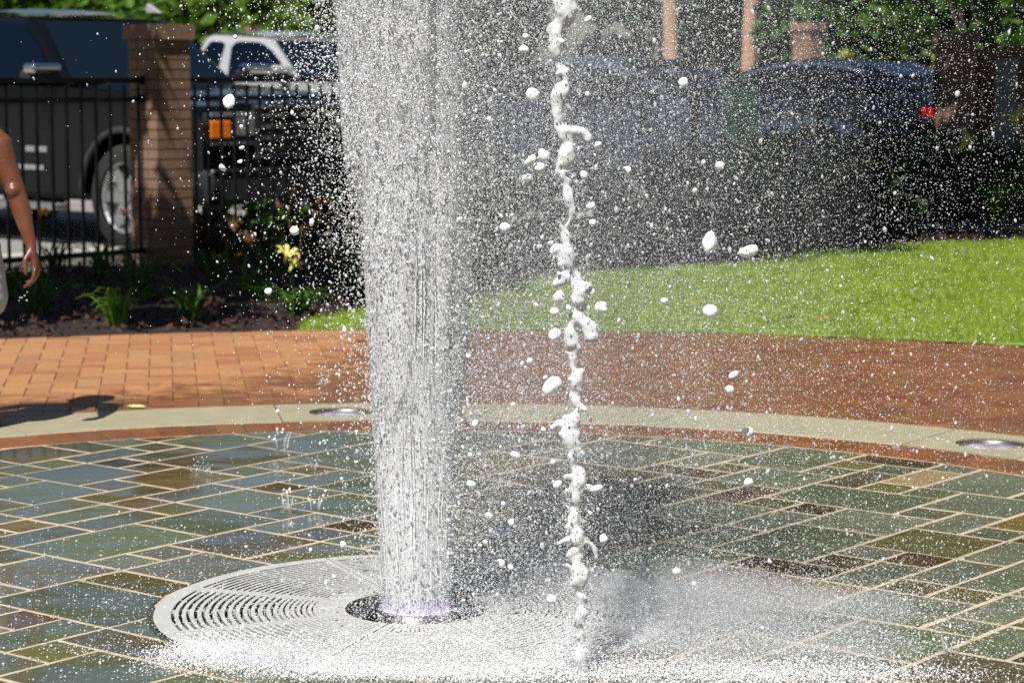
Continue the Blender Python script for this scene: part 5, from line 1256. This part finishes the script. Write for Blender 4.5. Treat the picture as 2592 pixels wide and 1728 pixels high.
for i_, (x_, y_, z_, rx_, ry_, rz_, mm_, par_) in enumerate([(.28, 0, 1.05, .28, .22, .95, "veil_thin", lee), (.40, 0, 1.0, .42, .26, 1.0, "veil_thin", lee), (.52, .02, .95, .58, .32, 1.05, "veil_thin", lee)]):
    o = add("mist_veil", blob_mesh("mist_veil", 1.0, 170 + i_, .16), M[mm_], par_); o.location = (x_, y_, z_); o.scale = (rx_, ry_, rz_); tag(o, kind='stuff')
# (x, z) measured off the jet's axis in metres, radius in metres
big = [(.285, 1.27, .0165), (.262, 1.375, .010), (.70, .925, .020), (.80, .90, .017), (.445, .775, .0155), (.345, .81, .015), (.71, .755, .018), (.64, 1.30, .012), (.31, 1.13, .013), (.27, 1.07, .012), (.22, .97, .013), (.50, 1.10, .010), (.735, 1.10, .011), (.60, .78, .009), (-.42, 1.255, .014), (-.445, 1.10, .008), (-.28, .95, .011), (-.35, .80, .008), (.335, .72, .016), (.33, .60, .021), (.39, .60, .012), (.755, .62, .010), (.76, .565, .011), (.80, .47, .012), (.79, .37, .011), (.245, .44, .010), (.40, .40, .014), (.42, .33, .010), (.62, .17, .010), (.55, .14, .009), (.18, .25, .010), (.14, .37, .009), (.21, .15, .009)]
for i, (x, z, r) in enumerate(big):
    o = add("drop", BL[i % 6], None, lee); o.location = (x, R.uniform(-.35, -.05), z); o.scale = (r, r, r); o.rotation_euler = (R.uniform(-.5, .5), R.uniform(-.6, .6), R.uniform(0, 6))
for i in range(170):
    s = 1 if R.random() < .74 else -1
    x = .10 + R.expovariate(1 / .26) if s > 0 else -.14 - R.expovariate(1 / .10); z = R.uniform(.04, 1.55); r = min(.010, .0034 * math.exp(R.gauss(0, .4)))
    if abs(x) > 1.1: continue
    o = add("drop", BL[i % 6], None, lee if s > 0 else jet); o.location = (x, R.uniform(-.4, .15), z); o.scale = (r, r, r * R.uniform(.9, 1.5)); o.rotation_euler = (R.uniform(-.5, .5), R.uniform(-.5, .5), R.uniform(0, 6))

# the thin second stream, torn into a chain of lumps
SX, SY = .137, 4.95
stream = empty("water_stream", (SX, SY, 0)); tag(stream, "thin lumpy white stream of water standing beside the thick jet", "water stream")
# offsets along the stream: height, sideways shift, thickness
ST = [(1.50, -.020, .024), (1.455, -.024, .026), (1.41, -.036, .022), (1.375, -.048, .015), (1.345, -.040, .010), (1.32, -.022, .018), (1.29, -.026, .020), (1.255, -.042, .017), (1.215, -.044, .015), (1.185, -.018, .019), (1.15, -.020, .020), (1.12, -.036, .012), (1.09, -.026, .015), (1.05, -.010, .013), (1.02, -.012, .009), (.985, -.020, .015), (.955, -.020, .009), (.925, -.018, .026), (.905, -.012, .022), (.875, .004, .013), (.845, .010, .018), (.81, .012, .017), (.79, -.006, .020), (.765, -.010, .016), (.72, -.004, .015), (.67, .000, .017), (.62, .004, .016), (.58, .000, .018), (.545, -.010, .024), (.51, -.010, .019), (.475, -.002, .014), (.43, .008, .020), (.395, .004, .016), (.355, .000, .016), (.32, .006, .017), (.275, .010, .019), (.235, .008, .020), (.195, .012, .014), (.15, .014, .0125), (.11, .014, .013), (.07, .014, .015), (.035, .013, .018), (.0, .012, .020)]
fs = Flesh(); rs_ = random.Random(9)
def st_at(z):
    zs = [q[0] for q in ST][::-1]; return float(np.interp(z, zs, [q[1] for q in ST][::-1])), float(np.interp(z, zs, [q[2] for q in ST][::-1]))
z = 1.62
while z > -.01:                                              # a rope that swells and thins
    x_, r_ = st_at(min(z, 1.5)); k = .62 + .22 * math.sin(z * 61) + .16 * math.sin(z * 143 + 1)
    fs.ball((x_ + .004 * math.sin(z * 88), .004 * math.cos(z * 70), z), max(.0055, r_ * k), (1.05, .9, 1.5)); z -= .006
for k in range(64):                                          # flaps and side lobes, drawn out along the fall
    z = rs_.uniform(.05, 1.5); x_, r_ = st_at(z); s_ = rs_.choice((-1, 1)); e = Vector((x_ + s_ * r_ * rs_.uniform(.7, 1.5), rs_.uniform(-.012, .012), z + rs_.uniform(-.03, .03)))
    a_ = Vector((x_, 0, z))
    for j in range(5): fs.ball(a_.lerp(e, j / 4), r_ * (.5 - .06 * j) * rs_.uniform(.8, 1.1), (1, .8, rs_.uniform(1, 1.9)))
def arm_of(pts, rs): 
    for i in range(len(pts) - 1):
        for k in range(6): t = k / 6; fs.ball([pts[i][j] + (pts[i + 1][j] - pts[i][j]) * t for j in range(3)], rs[i] + (rs[i + 1] - rs[i]) * t)
arm_of([(.004, 0, .312), (.026, 0, .306), (.044, .004, .288), (.050, .006, .262)], [.012, .0075, .007, .006]); arm_of([(.0, 0, .312), (-.024, 0, .306), (-.036, 0, .298)], [.010, .007, .005])
arm_of([(-.01, 0, .560), (-.034, .004, .566), (-.050, .006, .552)], [.014, .009, .008]); arm_of([(-.02, 0, 1.20), (.016, .01, 1.195), (.028, .01, 1.18)], [.014, .012, .012]); arm_of([(.0, 0, .80), (.03, 0, .775), (.034, 0, .755)], [.014, .018, .019])
arm_of([(-.02, 0, .885), (-.046, 0, .868)], [.014, .010]); arm_of([(0, 0, .865), (.03, 0, .862)], [.014, .012])
M['water_rope'] = water_mat("water_rope", (.95, .955, .965), .14, .30); so_ = fs.mb.build("stream_body", M['water_rope'], stream); rm = so_.modifiers.new("remesh", 'REMESH'); rm.mode = 'VOXEL'; rm.voxel_size = .0032; rm.use_smooth_shade = True
tx = bpy.data.textures.new("ripple", 'CLOUDS'); tx.noise_scale = .016; dm = so_.modifiers.new("ripple", 'DISPLACE'); dm.texture = tx; dm.strength = .010; dm.mid_level = .5; dm.texture_coords = 'GLOBAL'
sm = so_.modifiers.new("smooth", 'SMOOTH'); sm.iterations = 9
n = 5200; i = NR.integers(0, len(ST), n); st_ = np.array(ST); P = np.stack([st_[i, 1] + NR.normal(0, .022, n), NR.normal(0, .022, n), st_[i, 0] + NR.normal(0, .02, n)], -1); rr = logn(.0009, .45, n, .0005, .003)
scl = np.stack([rr, rr, rr * NR.uniform(1, 1.6, n)], -1); shapes("stream_drops", P, scl, 'water_spray', stream, sub=1)
for i in range(26):
    z, x, r = ST[R.randrange(len(ST))]; o = add("drop", BL[i % 6], None, stream); q = R.uniform(.004, .012); o.location = (x + R.choice((-1, 1)) * (r + R.uniform(.004, .05)), R.uniform(-.02, .02), z + R.uniform(-.02, .02)); o.scale = (q, q, q); o.rotation_euler = (R.random(), R.random(), R.random() * 6)

# splash crowns where single drops hit the stones
def crown_splash(x, y, s, label, seed):
    rr = random.Random(seed); r = empty("drop_splash", (x, y, .002)); tag(r, label, "splash", "small splashes on the stones")
    mb = MB(); n = rr.randint(4, 6); a0 = rr.uniform(0, 6)
    for k in range(n):
        a = a0 + k * 6.28 / n + rr.uniform(-.4, .4); h = s * rr.uniform(.4, 1.2); q = s * rr.uniform(.2, .4)
        mb.tube([(q * math.cos(a), q * math.sin(a), -.002), (q * 1.3 * math.cos(a), q * 1.3 * math.sin(a), h * .6), (q * 1.7 * math.cos(a + .2), q * 1.7 * math.sin(a + .2), h)], [s * .07, s * .035, s * .018], 6)
    mb.build("sheet", M['water_spray'], r, smooth=True)
    for k in range(14):
        a = rr.uniform(0, 6.28); q = s * rr.uniform(.2, 1.0); d = add("drop", BL[k % 6], None, r); e = s * rr.uniform(.025, .075); d.location = (q * math.cos(a), q * math.sin(a), s * rr.uniform(.2, 1.6)); d.scale = (e, e, e * 1.3)
for i, (x, y, s) in enumerate([(-.815, 8.02, .055), (-.68, 6.85, .05), (-.60, 6.9, .045), (-1.05, 7.55, .028), (-1.0, 7.5, .024), (-.66, 7.6, .03), (-.80, 9.65, .03), (-.62, 9.9, .035), (.34, 8.3, .03), (.62, 8.6, .026), (1.35, 8.0, .022), (1.25, 5.25, .03), (-.62, 5.1, .05), (-.50, 5.02, .06), (-.70, 5.25, .03), (1.0, 5.15, .04)]):
    crown_splash(x, y, s, "small clear splash thrown up where a drop struck the paving", 300 + i)
# drips from the child's fingers
for i, (x, y, z, r) in enumerate([(-1.772, 8.33, .515, .0018), (-1.782, 8.33, .507, .002), (-1.789, 8.33, .508, .0018), (-1.765, 8.33, .498, .0024), (-1.762, 8.33, .528, .0016), (-1.793, 8.33, .497, .0015)]):
    o = add("finger_drip", BL[4], None); o.location = (x, y, z); o.scale = (r, r, r * 1.5); tag(o, "clear water drop falling from the child's fingertips", "water drop", "drips from the fingers")
